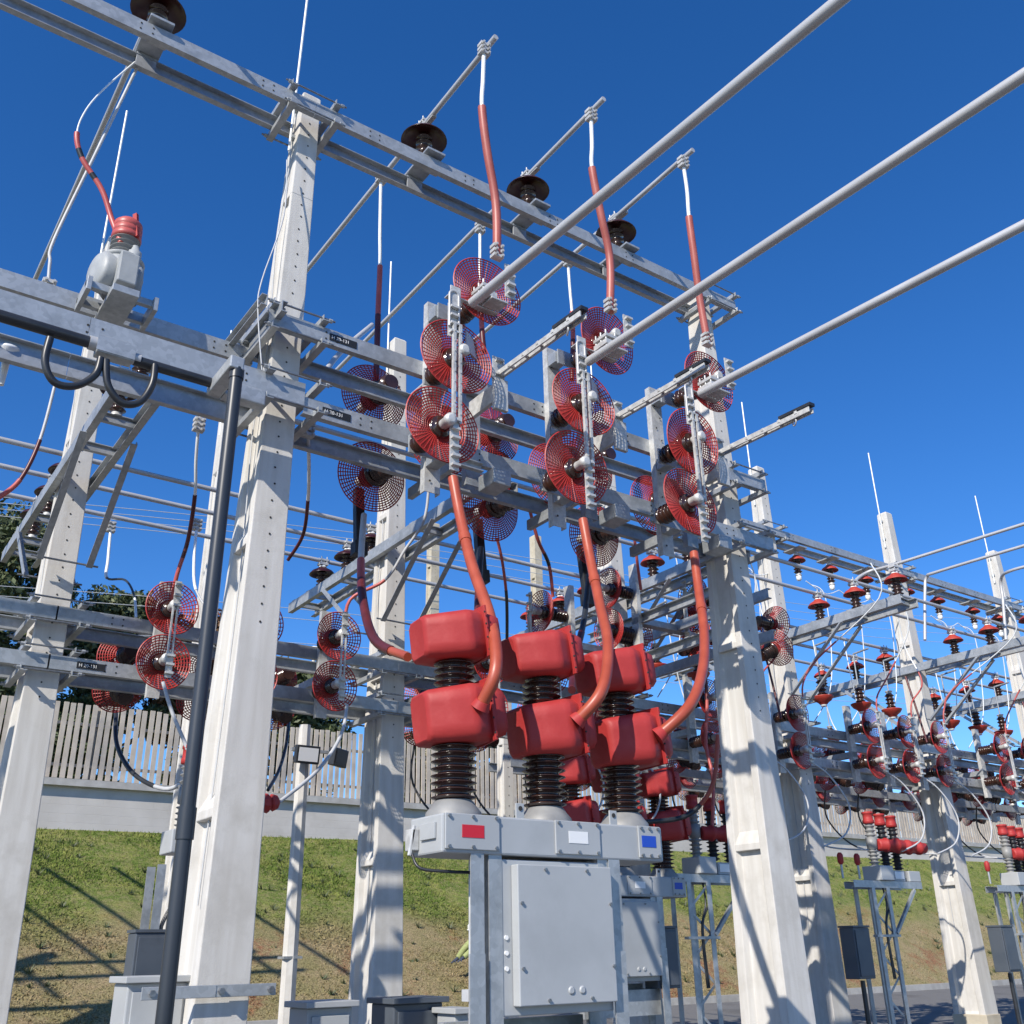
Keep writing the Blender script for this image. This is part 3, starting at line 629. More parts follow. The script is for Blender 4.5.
# ------------------------------------------------------------------ cables
def cable(label,px,ys,segs,group=None,cat='cable',name='cable',k=6,clamp=None,plane=None):
    """px pixel list, ys depth list, segs = list of (material, radius, i0, i1)"""
    pts=[pY(x,y,Y) for (x,y),Y in zip(px,ys)]
    return wcable(label,pts,segs,group,cat,name,k,clamp)
def wcable(label,pts,segs,group=None,cat='cable',name='cable',k=6,clamp=None):
    sp_=spline(pts,k); t=thing(name,label,cat,(0,0,0),0,group); base=sp_[0].copy(); t.location=base
    for mname,r,i0,i1 in segs:
        sub=[p-base for p in sp_[int(i0*k):int(i1*k)+1]]
        m=MB(); m.tube(sub,r,10 if r>.012 else 7); m.build({'sheath':'red_sheath','pink':'red_sheath','salmon':'red_sheath','sheath_dark':'dark_sleeve','rod':'bare_conductor','grey_cable':'bare_conductor','black':'dark_sleeve'}.get(mname,'conductor'),mname,t)
    if clamp:
        for ci in clamp:
            p=sp_[int(ci*k)]-base; m=MB()
            for dz in (-.05,0,.05): m.bar(p+V((-.05,0,dz)),p+V((.05,0,dz)),.07,.03); m.bolt(p+V((.03,-.035,dz)),(0,-1,0),.012,.02); m.bolt(p+V((-.03,-.035,dz)),(0,-1,0),.012,.02)
            m.build('cable_clamp','white_metal',t)
    return t
for i,(P_,) in enumerate(( ([(484,50),(483,80),(482,107),(487,150),(496,205),(497,258)],),([(591,116),(592,145),(592,168),(601,215),(610,260),(610,312)],),([(683,163),(687,190),(689,217),(694,255),(700,300),(708,345)],) )):
    cable(['thick salmon cable dropping from the left upper tube to the left switch','thick salmon cable dropping from the middle upper tube to the middle switch','thick salmon cable dropping from the right upper tube to the right switch'][i],P_,[5.58,5.58,5.58,5.62,5.68,5.70],[('rod',.020,0,2),('salmon',.038,2,5)],'front drop cables',clamp=[0,4.9])
for i,P_ in enumerate(( [(381,178),(380,230),(380,266),(378,315),(376,385)],[(480,228),(480,255),(480,283),(482,330),(484,352)],[(568,262),(570,290),(572,312),(573,340),(572,380)] )):
    cable(['rear drop cable left of the portal with white top, red middle and dark sleeve','rear drop cable behind the topmost left mesh guard','rear drop cable behind the middle mesh guards'][i],P_,[7.6,7.6,7.6,7.55,7.5],[('rod',.018,0,2),('pink',.028,2,3),('sheath_dark',.030,3,4)],'rear drop cables',clamp=[0])
for i,P_ in enumerate(( [(453,478),(461,520),(472,565),(490,618),(496,668),(480,708)],[(583,520),(591,562),(600,605),(608,645),(602,690),(576,722)],[(694,553),(699,592),(704,630),(703,668),(690,705),(657,737)] )):
    ys=[5.80,5.68,5.42,5.08,4.86,4.97]
    o=cable(['thick orange red cable curving down into the left lower cover','thick orange red cable curving down into the middle lower cover','thick orange red cable curving down into the right lower cover'][i],P_,ys,[('sheath',.040,0,5)],'cables into the lower red covers',k=8)
    m=MB(); sp_=spline([pY(x,y,Y) for (x,y),Y in zip(P_,ys)],8); q=sp_[11]-o.location; q2=sp_[12]-o.location
    m.tube([q+(q-q2)*.15,q,q2],.045,12); m.build('joint_band','sheath',o)
    q=sp_[-3]-o.location; q2=sp_[-1]-o.location; m=MB(); m.tube([q,q2],[.046,.062],14); m.build('entry_collar','cover',o)
cable('dark maroon cable sweeping from the rear left guard into the left upper cover',[(364,515),(361,560),(363,600),(375,640),(408,657)],[7.62,7.3,6.8,6.2,5.45],[('grey_cable',.028,0,1),('pink',.034,1,1.5),('sheath_dark',.036,1.5,3.5),('sheath',.03,3.5,4)])
cable('dark cable dropping behind the left upper cover',[(481,548),(478,600),(478,650)],[7.6,7.3,6.6],[('slate',.030,0,.9),('sheath_dark',.034,.9,2)])
cable('dark cable dropping behind the middle upper cover',[(589,575),(584,620),(576,655),(572,690)],[7.6,7.3,6.8,6.2],[('slate',.030,0,1.4),('sheath_dark',.034,1.4,3)])
cable('thin pink and black cable above the gap between left and middle covers',[(497,538),(502,560),(506,590),(507,612),(507,640)],[8.2,8.3,8.5,8.6,8.7],[('pink',.017,0,2),('black',.018,2,4)])
cable('thin pink and dark cable above the middle cover',[(529,507),(538,540),(549,565),(553,597)],[8.2,8.3,8.5,8.6],[('pink',.020,0,1.6),('black',.022,1.6,2.1),('pink',.020,2.1,3)])
cable('thin pink cable right of the middle orange cable',[(633,525),(637,560),(641,590)],[8.3,8.4,8.5],[('pink',.018,0,2)])
cable('dark red cable hanging behind the right orange cable',[(697,590),(703,650),(707,700),(706,745),(713,780),(712,835)],[9,9,9,9,8.9,8.9],[('sheath_dark',.024,0,2),('pink',.022,2,5)])
cable('red and black cable looping low in front of the front right pole',[(718,735),(714,780),(700,805),(680,818),(645,822)],[8.2,8.2,8.3,8.4,8.5],[('sheath',.026,0,2),('black',.028,2,4)])
# left side cables
cable('grey cable over the slanting bracket bending down to the left guard',[(429,485),(424,520),(405,550),(385,580),(350,600),(345,635)],[8.4,8.5,8.7,8.9,9.1,9.15],[('grey_cable',.016,0,3),('pink',.018,3,5)])
cable('white cable hanging under the crossbeam right of the thick pole ending dark',[(308,430),(309,470),(308,500),(303,535),(288,560)],[7.0,7.4,7.8,8.2,8.5],[('rod',.016,0,2),('sheath_dark',.017,2,4)],clamp=[0])
cable('straight drop cable to the left red mesh guard, white then dark and red',[(204,395),(199,425),(196,460),(195,495),(188,540),(177,575),(170,608)],[8.35,8.35,8.5,8.7,9.0,9.1,9.2],[('rod',.021,0,1.0),('rod',.015,1,3),('sheath_dark',.02,3,4.6),('pink',.02,4.6,6)],clamp=[1])
cable('thin pale cable with a kink left of the drop cable',[(111,527),(108,560),(107,578),(125,580),(134,595),(136,618)],[11.8,11.7,11.5,11.2,10.8,10.4],[('rod',.018,0,2),('slate',.013,2,4.2),('rod',.014,4.2,5)],clamp=[0])
cable('pale wire curving from the third busbar to the second guard',[(197,525),(194,560),(196,590),(212,615)],[10.5,10.4,10.2,10.0],[('rod',.017,0,2),('grey_cable',.012,2,3)],clamp=[0])
cable('dark cable running off the left edge with red end',[(55,385),(40,440),(20,480),(-5,500)],[8.2,8.2,8.2,8.2],[('grey_cable',.013,0,1),('sheath_dark',.017,1,2),('pink',.02,2,3)])
cable('grey wire rising from the crossbeam to the top beam at left',[(48,288),(50,262),(54,240),(95,155),(137,68)],[7.2,7.2,7.2,7.1,7.0],[('grey_cable',.013,0,4)],clamp=[0])
cable('thin white wire and salmon cable arching from the top beam to the transformer',[(135,62),(105,88),(86,110),(77,133),(82,158),(102,190),(112,220),(121,243)],[6.95,6.93,6.92,6.9,6.9,6.88,6.86,6.78],[('rod',.007,0,3),('pink',.022,3,3.8),('black',.023,3.8,4.1),('pink',.022,4.1,4.5),('black',.023,4.5,4.8),('pink',.022,4.8,7)])
# tubes behind p1
wcable('bent grey pipe passing behind the thick front pole',[pY(228,352,7.55),pY(262,318,7.9)],[('alu',.028,0,1)],cat='pipe',name='pipe')
wcable('bent grey pipe seen through the upper crossbeam',[pY(322,385,7.6),pY(328,368,7.7),pY(345,348,8.2),pY(372,325,9.1)],[('alu',.028,0,3)],cat='pipe',name='pipe')
# conduits on the left beam
p0=pY(-20,303,6.42); p1=pY(88,340,6.42); linetube('conduit','thick black conduit entering from the left edge below the heavy beam',V((p0.x,6.44,5.525)),V((1.10,6.44,5.525)),.042,m='black',cat='conduit')
linetube('conduit','black conduit between the junction box and the dark downpipe',V((1.36,6.44,5.49)),V((2.05,6.44,5.49)),.038,m='black',cat='conduit')
t=thing('junction_box','galvanised junction box under the heavy beam between black conduits','box',(1.22,6.44,5.45)); m=MB(); m.box(-.12,.13,-.05,.06,0,.14); m.build('body','galv',t,bevel=.01); m=MB(); m.box(-.125,.135,-.055,-.051,.01,.13); m.build('lid','galv',t); 
m=MB(); m.lathe((-.17,0,.075),(1,0,0),[(.05,0),(.05,.05)],12); m.lathe((.13,0,.05),(1,0,0),[(.045,0),(.045,.05)],12); m.build('gland','alu',t)
t=thing('junction_box','galvanised box on the crossbeam at the top of the dark downpipe','box',(2.17,6.47,5.42)); m=MB(); m.box(-.255,-.15,-.44,.045,0,.10); m.box(-.148,.17,-.05,.06,0,.13); m.build('body','galv',t,bevel=.01); m=MB(); m.lathe((-.13,-.02,.09),(1,0,0),[(.044,0),(.044,.045)],12); m.build('gland','alu',t)
cable('corrugated black hose looping left under the junction box',[(50,338),(45,362),(54,382),(75,386),(95,375),(101,358)],[6.42]*6,[('black',.026,0,5)],'black hoses',cat='hose',name='hose')
cable('corrugated black hose looping right under the junction box',[(106,360),(108,385),(122,403),(140,402),(152,385),(155,365)],[6.42]*6,[('black',.026,0,5)],'black hoses',cat='hose',name='hose')
t=thing('downpipe','dark blue grey downpipe running down beside the thick front pole','pipe',(1.965,6.08,0))
m=MB(); m.tube([(0,0,0),(.02,0,5.50)],.046,16); m.build('pipe','slate',t); m=MB(); m.tube([(.009,0,2.24),(.0095,0,2.42)],.053,16); m.build('coupling','slate',t); m=MB(); m.tube([(.02,0,5.36),(.02,0,5.44)],.052,16); m.build('coupling','slate',t)
t=thing('pole_strap','flat galvanised strap bolted round the thick front pole','strap',(2.6,6.60,1.42)); m=MB(); m.box(-.17,.22,-.025,-.015,-.035,.035); m.box(-.62,-.17,-.03,-.02,-.035,.035); m.build('band','galv',t,bevel=.003); 
for q in (.18,-.14,-.56): m=MB(); m.bolt((q,-.026,0),(0,-1,0),.02,.03); m.build('strap_bolt','bolt',t)
cable('thin grey cable lying in the recess of the thick pole',[(262,560),(232,690),(228,760),(229,830),(214,930),(208,1000),(206,1030)],[6.85,6.85,6.85,6.8,6.75,6.75,6.75],[('grey_cable',.007,0,6)])
cable('loose grey wire hanging along the upper thick pole',[(287,160),(284,215),(262,280),(258,310),(262,370)],[6.7,6.6,6.55,6.5,6.5],[('grey_cable',.006,0,4)])
# ------------------------------------------------------------------ voltage transformer
t=thing('instrument_transformer','grey cast transformer with ribbed neck and red cap on the left beam','transformer',(1.25,6.84,6.15),0)
m=MB(); m.bar((-.28,-.13,.03),(.32,-.13,.03),.05,.06); m.bar((-.28,.16,.03),(.32,.16,.03),.05,.06); m.box(-.10,.12,-.32,.32,-.06,0.0); m.box(-.28,-.24,-.2,.2,-.05,.07); m.box(.27,.31,-.2,.2,-.05,.07); m.build('base_frame','galv',t,bevel=.004)
m=MB(); m.lathe((0,0,.06),(0,0,1),[(.12,0),(.16,.05),(.185,.13),(.195,.2),(.185,.28),(.16,.34),(.13,.37)],28); m.lathe((-.1,-.03,.23),(-1,-.3,0),[(.17,0),(.17,.09),(.14,.12),(.06,.13)],20); m.lathe((.1,0,.23),(1,-.2,0),[(.17,0),(.17,.06),(.13,.09)],20); m.build('body','castgrey',t)
m=MB(); m.box(-.075,.085,-.30,-.12,.05,.33); m.build('terminal_box','castgrey',t,bevel=.012)
m=MB(); m.lathe((0,0,.37),(0,0,1),[(.10,0),(.17,.01),(.19,.03),(.18,.045),(.10,.05)],28); m.lathe((.07,-.1,.41),(0,0,1),[(.06,0),(.06,.06),(.04,.07),(.03,.12)],14); m.build('collar','castgrey',t)
m=MB(); m.lathe((0,0,.41),(0,0,1),ribs(.085,.125,0,.22,5),24); m.build('ribbed_neck','silicone',t)
m=MB(); m.lathe((0,0,.62),(0,0,1),[(.115,0),(.13,.01),(.125,.05),(.118,.055),(.125,.06),(.125,.10),(.118,.105),(.125,.11),(.12,.16),(.095,.185)],26); m.build('red_cap','pink',t)
m=MB(); m.bar((.06,-.11,.62),(.03,-.07,.86),.03,.04); m.build('cap_seam','cover',t); t.scale=(.88,.88,.97)
# small white cap insulators on the left beams + bell under left beam
def small_post(loc,label,rz=0):
    t=thing('pin_post',label,'insulator',loc); m=MB(); m.lathe((0,0,0),(0,0,1),[(.02,0),(.02,.18),(.07,.19),(.075,.205),(.03,.22)],14); m.build('stem','rod',t); return t
for (px,py,Y,lb) in ((652/2.926*1+0,522,7.2,None),):
    pass
for (x,y,Y,lb) in ((224,632,10.3,'small white capped pin on the lower left beam behind the left guard'),(157,610,10.3,'small white capped pin above the left red guard'),(315,640,10.3,'small white capped pin beside the guard right of the thick pole')):
    p=pY(x,y,Y); small_post((p.x,Y,4.62),lb)
# white dome cover pieces on beams (bolted lids)
t=thing('bell_insulator','small white bell insulator under the heavy beam at the left edge','insulator',tuple(pY(8,352,7.2))); m=MB(); m.lathe((0,0,0),(0,0,-1),[(.03,-.06),(.09,-.02),(.09,.0),(.05,.03),(.03,.06),(.02,.28)],16); m.build('bell','rod',t)
# ------------------------------------------------------------------ second row disconnectors
def small_unit():
    t=thing('disconnector_switch','x','switch')
    z=lambda q:q-4.0
    m=MB(); m.chan((.04,-.40,z(3.85)),(.04,-.40,z(5.0)),.12,.06,.008,1,(1,0,0)); m.build('mounting_post','white_metal',t)
    m=MB(); m.box(-.02,.10,-.40,.45,z(4.22),z(4.30)); m.build('base_rail','galv',t)
    hins(t,(0,-.42,z(4.62)),0,.42,.26,'small',core=.045); hins(t,(-.02,-.42,z(4.10)),0,.44,.26,'small',core=.045)
    hins(t,(0,.42,z(4.50)),math.pi,.40,.22,'small',core=.045); hins(t,(0,.40,z(4.0)),math.pi,.42,.26,'small',tilt=-.5,core=.05)
    strip(t,.0,-.93,z(3.92),z(4.16),.06); strip(t,.0,-.92,z(4.56),z(4.84),.06)
    m=MB(); m.box(-.035,-.02,-.95,-.93,z(4.1),z(4.62)); m.box(.005,.02,-.95,-.93,z(4.1),z(4.62)); m.build('switch_blade','white_metal',t)
    return t
su=None
bayname=['bay beside the thick front pole','bay behind the front red covers','bay behind right orange cable','bay beyond front right pole','rightmost full bay','bay cut by picture edge']
E3=bays+[(19.3,23)]
for bi,(xa,xb) in enumerate(E3):
    for k in range(3):
        L='%s red meshed switch, %s'%(['left','middle','right'][k],bayname[bi])
        loc=(xa+.90+.86*k,9.9,4.0)
        if su is None: su=small_unit(); o=su; o['label']=L; o.location=loc
        else: o=dup(su,loc,label=L)
        o['group']='small disconnector switches on the second row'
for bi,(xa,xb) in enumerate(E3):
    if bi<2: continue
    for k in range(3):
        o=dup(su,(xa+1.3+.95*k,12.7,4.15),label='%s red meshed switch of the farther bank, %s'%(['left','middle','right'][k],bayname[bi])); o['group']='farther disconnector switches'
    beam('crossbeam','farther upper crossbeam pair behind the pole row, %s'%bayname[bi],xa+.003,xb-.003,12.40,13.0,4.62,(),.13,group='background crossbeams')
    beam('crossbeam','farther lower crossbeam pair behind the pole row, %s'%bayname[bi],xa+.003,xb-.003,12.40,13.0,4.16,(),.13,group='background crossbeams')
for k,x in enumerate((-.98,-.12)):  # unseen switches, added only to cast shadows on the far left pole
    o=dup(su,(x,9.9,4.0),label=['farther','nearer'][k]+' unseen small switch outside the left edge, added to shade the far left pole'); o['group']='small disconnector switches on the second row'
for k,x in enumerate((-4.2,-.4)):  # off-frame shadow casters: poles added to shade the grass bank
    pole((x,16.6,0),9.0,(.37,.56),(.18,.20),['outer','inner'][k]+' unseen concrete pole outside the left edge, added to shadow the bank','added poles outside the left edge')
    bracket(x,['outer','inner'][k]+' slanting bracket outside the left edge shading the bank',y0=14.4,y1=18.6) if False else None
for k,z_ in enumerate((5.4,7.9)):  # beams added out of view so their shadows cross the bank
    beam('crossbeam',['lower','upper'][k]+' unseen crossbeam outside the left edge, added to throw shadows on the bank',-9,1.25,16.3,16.9,z_,(-4.2,-.4),.14,group='added crossbeams outside the left edge')
for k in range(6):  # unseen tubes, put in only for the shadow lines on the grass
    linetube('busbar_tube',['first','second','third','fourth','fifth','sixth'][k]+' unseen tube outside the left edge, added to throw a shadow line on the bank',(-6.5+1.35*k,15.0,8.95+.1*k),(-6.5+1.35*k+.1,20.5,9.1+.1*k),.05,'added tubes outside the left edge')
# side bank facing left between p2 and pole row (along Y)
for k,(px,py) in enumerate(((556,615),(622,592),(706,600))):
    p=pX(px,py,[7.1,8.0,9.3][k])
    o=dup(su,(p.x+.55,p.y,p.z-.62),rz=-math.pi/2,label=['left','middle','right'][k]+' of three red guarded switches turned sideways above the red covers'); o['group']='sideways disconnector switches'
for k,(xy,zz) in enumerate(((8.25,5.36),(8.25,4.86))):
    t=thing('crossbeam',['upper','lower'][k]+' steel beam pair running back from the front right pole behind the right orange cable','beam',(xy,0,zz)); m=MB(); m.chan((0,7.2,0),(0,9.75,0),.12,.06,.008,-1); m.build('near_channel','galv',t); m=MB(); m.chan((.55,7.2,0),(.55,9.75,0),.12,.06,.008,1); m.build('far_channel','galv',t)
# ------------------------------------------------------------------ bay cables on the right
def jumper(label,pts,r=.012,red=False,group='thin pale drop cables'):
    n=len(pts)-1
    segs=[('rod',r,0,n)] if not red else [('rod',r,0,n*.45),('pink',r*1.25,n*.45,n)]
    return wcable(label,pts,segs,group)
bw=['left bay','second bay','middle bay','bay beyond front right pole','rightmost full bay','picture edge bay']
for bi,(xa,xb) in enumerate(E3):
    for k in range(3):
        x=xa+.90+.86*k; yb=[8.4,9.05,7.7][k]
        w=['left','middle','right'][k]
        if bi>=2:
            jumper('%s pale red-ended cable sagging to the switches, %s'%(w,bw[bi]),[(x+.25,yb,6.48),(x+.38,yb+.05,6.0),(x+.35,8.9,5.4),(x+.05,8.95,5.05),(x,8.97,4.82)],.010,True)
            jumper('%s pale jumper from the hanging insulators, %s'%(w,bw[bi]),[(x+.1,9.9,7.12),(x+.30,9.8,6.95),(x+.42,9.9,6.2),(x+.35,10.0,5.4),(x+.2,10.3,4.9)],.009)
            jumper('%s thin wire dropping behind the beams, %s'%(w,bw[bi]),[(x-.25,10.4,6.5),(x-.2,10.4,5.8),(x+.05,10.5,5.1),(x+.1,10.35,4.7)],.010)
            jumper('%s thin wire slung between hanging insulators, %s'%(w,bw[bi]),[(x,9.9,7.16),(x+.4,9.85,7.0),(x+.86,9.9,7.16)],.008)
            wcable('%s dark straight cable above the switches, %s'%(w,bw[bi]),[(x+.55,9.3,5.6),(x+.52,9.2,5.1),(x+.5,9.1,4.5)],[('sheath_dark',.016,0,2)],'dark rod cables') if k==1 else None
        if bi>0: wcable('%s grey loop cable below the switches, %s'%(w,bw[bi]),[(x,9.02,3.95),(x+.25,8.9,3.75),(x+.45,8.8,3.35),(x+.3,8.8,2.98),(x-.15,8.85,2.80)],[('grey_cable',.012,0,4)],group='grey loop cables')
        if bi>0: wcable('%s dark cable hanging behind the switches, %s'%(w,bw[bi]),[(x-.02,10.75,3.95),(x+.0,10.8,3.5),(x+.25,10.5,3.05),(x+.75,10.0,2.95)],[('black',.013,0,2),('grey_cable',.013,2,3)],'dark hanging cables')
for lb,px,Y0,Y1,sg in (('grey cable running from the lower left red guard down to the half hidden breaker',[(163,682),(172,712),(187,748),(198,778)],8.95,8.8,[('grey_cable',.017,0,3)]),
   ('grey cable curving from the guard right of the thick pole to a red plug',[(347,705),(341,735),(318,770),(278,803)],8.95,8.4,[('grey_cable',.017,0,3)]),
   ('black cable looping under the far left guard with a grey end',[(116,712),(117,745),(134,774),(165,789),(188,780)],10.9,9.2,[('black',.022,0,2.8),('grey_cable',.02,2.8,4)]),
   ('dark cable falling behind the guard right of the thick pole',[(289,720),(286,745),(279,770),(268,790)],10.9,9.6,[('black',.018,0,3)])):
    n_=len(px); cable(lb,px,[Y0+(Y1-Y0)*q/(n_-1) for q in range(n_)],sg,'left bay equipment cables')
p=pY(272,804,8.4); t=thing('cable_plug','red rubber plug on a grey cable just right of the thick pole','plug',tuple(p)); m=MB(); m.lathe((.06,0,.02),(-1,0,-.15),[(.03,0),(.06,.02),(.075,.06),(.055,.08),(.085,.11),(.06,.17),(.09,.2),(.07,.24)],9,False); m.build('rubber_boot','cover',t)
# curved tubes in the right upper sky
for i,px in enumerate(( [(1040,519),(896,564),(868,572),(854,583),(852,600)],[(1040,541),(940,571),(927,577),(925,592),(925,640)],[(1040,563),(1010,571),(1001,579),(1003,600),(1006,640)] )):
    z=7.35; pts=[pZ(x,y,z) for x,y in px[:3]]; q=pts[-1]
    last=[pY(x,y,q.y+.05) for x,y in px[3:]]
    wcable(['left','middle','right'][i]+' of three grey tubes coming in from the right edge and bending down',pts+last,[('alu',.026,0,4)],'bent tubes at the right edge','busbar tube','bent_tube')
# ------------------------------------------------------------------ reclosers
def cover(parent,loc,sx,sy,sz,rz=0.25,name='red_cover'):
    m=MB()
    # main left body: rounded box with chamfered lower corner, tapering to the left
    def rbox(x0,x1,y0a,y1a,y0b,y1b,z0a,z1a,z0b,z1b):
        vs=[(x0,y0a,z0a),(x0,y1a,z0a),(x0,y1a,z1a),(x0,y0a,z1a),(x1,y0b,z0b),(x1,y1b,z0b),(x1,y1b,z1b),(x1,y0b,z1b)]
        m.add(vs,[(0,3,2,1),(4,5,6,7),(0,1,5,4),(1,2,6,5),(2,3,7,6),(3,0,4,7)],True)
    vs=[];K=10
    st=[(-.50,.22,.80,0.02),(-.485,.27,.88,.01),(-.45,.31,.92,0),(-.02,.49,.99,.0),(.04,.515,1.0,0),(.09,.50,1.0,0),(.27,.40,1.0,0)]
    prof=[(-1,-1),(-.3,-1.0),(1,-1),(1,1),(-1,1)]
    rings=[]
    for (x,hy,hz,dz) in st:
        n=24; ring=[]
        for j in range(n):
            th=2*math.pi*(j+.5)/n; c,s_=math.cos(th),math.sin(th); p_=9.
            rr=1/((abs(c)**p_+abs(s_)**p_)**(1/p_)); yy=c*rr*hy; zz=s_*rr*.5*hz
            if zz<0 : zz*= (1.0+ .10*(x+.5))
            else: zz*= (1+.08*(x+.5))
            ring.append((x*sx,yy*sy,zz*sz))
        rings.append(ring)
    n=24; v=[p for r_ in rings for p in r_]
    m.add(v,[(i*n+j,(i+1)*n+j,(i+1)*n+(j+1)%n,i*n+(j+1)%n) for i in range(len(rings)-1) for j in range(n)],True)
    m.add(rings[0],[tuple(range(n))],False)
    o=m.build(name,'cover',parent); o.location=loc; o.rotation_euler=(0,-.13,rz)
    f=MB(); fx=.27*sx; f.prof((fx,0,0),(fx+.018,0,0),[(-.54*sy,-.60*sz),(.46*sy,-.54*sz),(.46*sy,.60*sz),(-.54*sy,.66*sz),(-.47*sy,.35*sz),(-.49*sy,-.3*sz)],(0,0,1)); f.build('flange','cover',o,bevel=.004)
    g=MB(); st=[(.29,.42,.98),(.38,.42,.95),(.50,.38,.88),(.54,.30,.74)]; rings=[]
    for (x,hy,hz) in st:
        ring=[]
        for j in range(n):
            th=2*math.pi*(j+.5)/n; c,s_=math.cos(th),math.sin(th); p_=6.; rr=1/((abs(c)**p_+abs(s_)**p_)**(1/p_)); ring.append((x*sx,c*rr*hy*sy,s_*rr*.5*hz*sz))
        rings.append(ring)
    v=[p for r_ in rings for p in r_]; g.add(v,[(i*n+j,(i+1)*n+j,(i+1)*n+(j+1)%n,i*n+(j+1)%n) for i in range(3) for j in range(n)],True); g.add(rings[-1],[tuple(range(n))[::-1]])
    g.build('end_half','cover',o)
    rv=MB()
    for q in (-.42,-.15,.15,.42): rv.bolt((fx-.004,-.50*sy,q*sz),(-1,0,0),.007,.006)
    rv.build('rivet_row','hole',o)
    return o
def recloser(label,loc):
    t=thing('recloser',label,'recloser',loc,0,'three-phase reclosers with red covers')
    # local origin at front-left foot of head: X along head
    HX=1.75
    m=MB(); m.box(.07,HX,0,.36,2.12,2.335); hd=m.build('head_tank','paint',t,bevel=.012)
    for i,(x0,x1) in enumerate(((.08,.46),(.47,.85),(.86,1.22),(1.23,1.52),(1.53,1.73))):
        if i in (0,2,4):
            m=MB(); m.box(x0+.005,x1-.005,-.012,-.0005,2.14,2.335); pl=m.build('front_plate','paint',hd,bevel=.004)
            bb=MB()
            for bx in (x0+.03,(x0+x1)/2,x1-.03):
                for bz in (2.155,2.32): bb.bolt((bx,-.012,bz),(0,-1,0),.010,.012)
            bb.build('plate_bolt_row','bolt',pl)
    for x,mn in ((.27,'lred'),(1.04,'lwhite'),(1.62,'lblue')):
        m=MB(); w_=.075 if mn!='lblue' else .06; m.box(x-w_,x+w_,-.0145,-.0125,2.205,2.275); m.build('colour_label',mn,hd)
    m=MB(); m.box(.054,.069,.06,.22,2.20,2.29); m.build('end_plate','paint',hd,bevel=.003); m=MB(); m.box(.02,.069,.25,.33,2.15,2.27); m.bar((.01,.26,2.12),(.04,.26,2.29),.02,.02); m.build('cable_gland','white_metal',hd,bevel=.005)
    for x in (.62,1.35):
        m=MB(); m.box(x-.03,x+.03,.01,.022,2.30,2.42); m.build('lifting_lug','paint',hd,bevel=.003); m=MB(); m.lathe((x,.008,2.39),(0,-1,0),[(.014,0),(.014,.003)],12,False); m.build('lug_hole','hole',hd)
    m=MB(); m.tube(spline([(.03,.26,2.13),(.05,.2,2.05),(.2,.12,2.03),(.36,.1,2.02),(.40,.1,1.95)],5),.009,6); m.build('control_cable','black',t)
    for i,x in enumerate((.27,.95,1.60)):
        m=MB(); m.lathe((x,.2,2.335),(0,0,1),[(.17,0),(.165,.03),(.14,.06),(.12,.09),(.11,.10)],28); m.build('bushing_base','silicone',t)
        m=MB(); m.lathe((x,.2,2.43),(0,0,1),ribs(.095,.140,0,.42,10),32); m.lathe((x,.2,3.0),(0,0,1),ribs(.085,.128,0,.32,8),32); m.lathe((x,.2,2.42),(0,0,1),[(.085,0),(.085,.75)],20); m.build('ribbed_bushing','brown',t)
        c1=cover(t,(x+.02+.03*i,.2,2.935-.01*i),.51,.45,.335,-.10+.05*i); c2=cover(t,(x-.01-.005*i,.2,3.425-.02*i),.50,.45,.285,-.12+.05*i)
    # support frame
    for (x,y) in ((.31,.05),(.47,.30),(1.33,.05),(1.33,.30)):
        m=MB(); m.prof((x,y,0),(x,y,2.13),[(-.045,-.045),(.045,-.045),(.045,-.037),(-.037,-.037),(-.037,.045),(-.045,.045)],(0,1,0)); m.build('support_leg','galv',t)
        m=MB(); m.prof((x-.010,y-.010,0),(x-.010,y-.010,1.60),[(-.05,-.05),(.05,-.05),(.05,-.040),(-.040,-.040),(-.040,.05),(-.05,.05)],(0,1,0)); m.build('leg_splice','galv',t)
    m=MB(); m.bar((.44,.02,0),(.44,.02,2.13),.09,.008,(0,1,0)); m.bar((1.25,.02,1.55),(1.25,.02,2.13),.09,.008,(0,1,0)); m.box(.40,.45,.03,.1,0,2.13); m.build('flat_upright','galv',t)
    m=MB(); m.box(.47,1.28,.02,.34,1.28,2.10); cb=m.build('control_cabinet','paint',t,bevel=.008)
    m=MB(); m.box(.55,1.255,-.05,.018,1.33,2.07); d=m.build('door','paint',cb,bevel=.006)
    bb=MB()
    for (bx,bz) in ((.75,2.045),(1.06,2.045),(.575,1.86),(.575,1.52),(1.235,1.86),(1.235,1.52),(.75,1.355),(1.06,1.355)): bb.bolt((bx,-.05,bz),(0,-1,0),.010,.012)
    bb.build('door_screw_row','bolt',d)
    for bx in (.91,.99): g=MB(); g.lathe((bx,-.05,1.40),(0,-1,0),[(.022,0),(.022,.004),(.015,.008)],14); g.build('lock_cap','paint',d)
    g=MB()
    for bz in (1.52,1.60,1.68): g.lathe((.51,.02,bz),(0,-1,0),[(.013,0),(.013,.008)],10)
    g.build('knockout_row','lwhite',cb)
    m=MB(); m.tube([(.36,.15,2.1),(.36,.15,0)],.014,8); m.tube([(.40,.15,2.1),(.41,.16,1.6),(.39,.15,0)],.012,8); m.box(.33,.43,.13,.2,1.36,1.42); m.build('conduit','grey_cable',t)
    m=MB(); m.box(.27,1.33,.10,.30,.95,1.20); m.box(.30,1.3,.34,.40,1.15,1.25); m.build('lower_crossmember','galv',t)
    return t
r1=recloser('large front recloser with six red covers above a grey cabinet',(3.0,5.0,0))
r2=dup(r1,(7.20-.32,8.75,.02),label='second recloser with dark red covers partly hidden behind the front one')
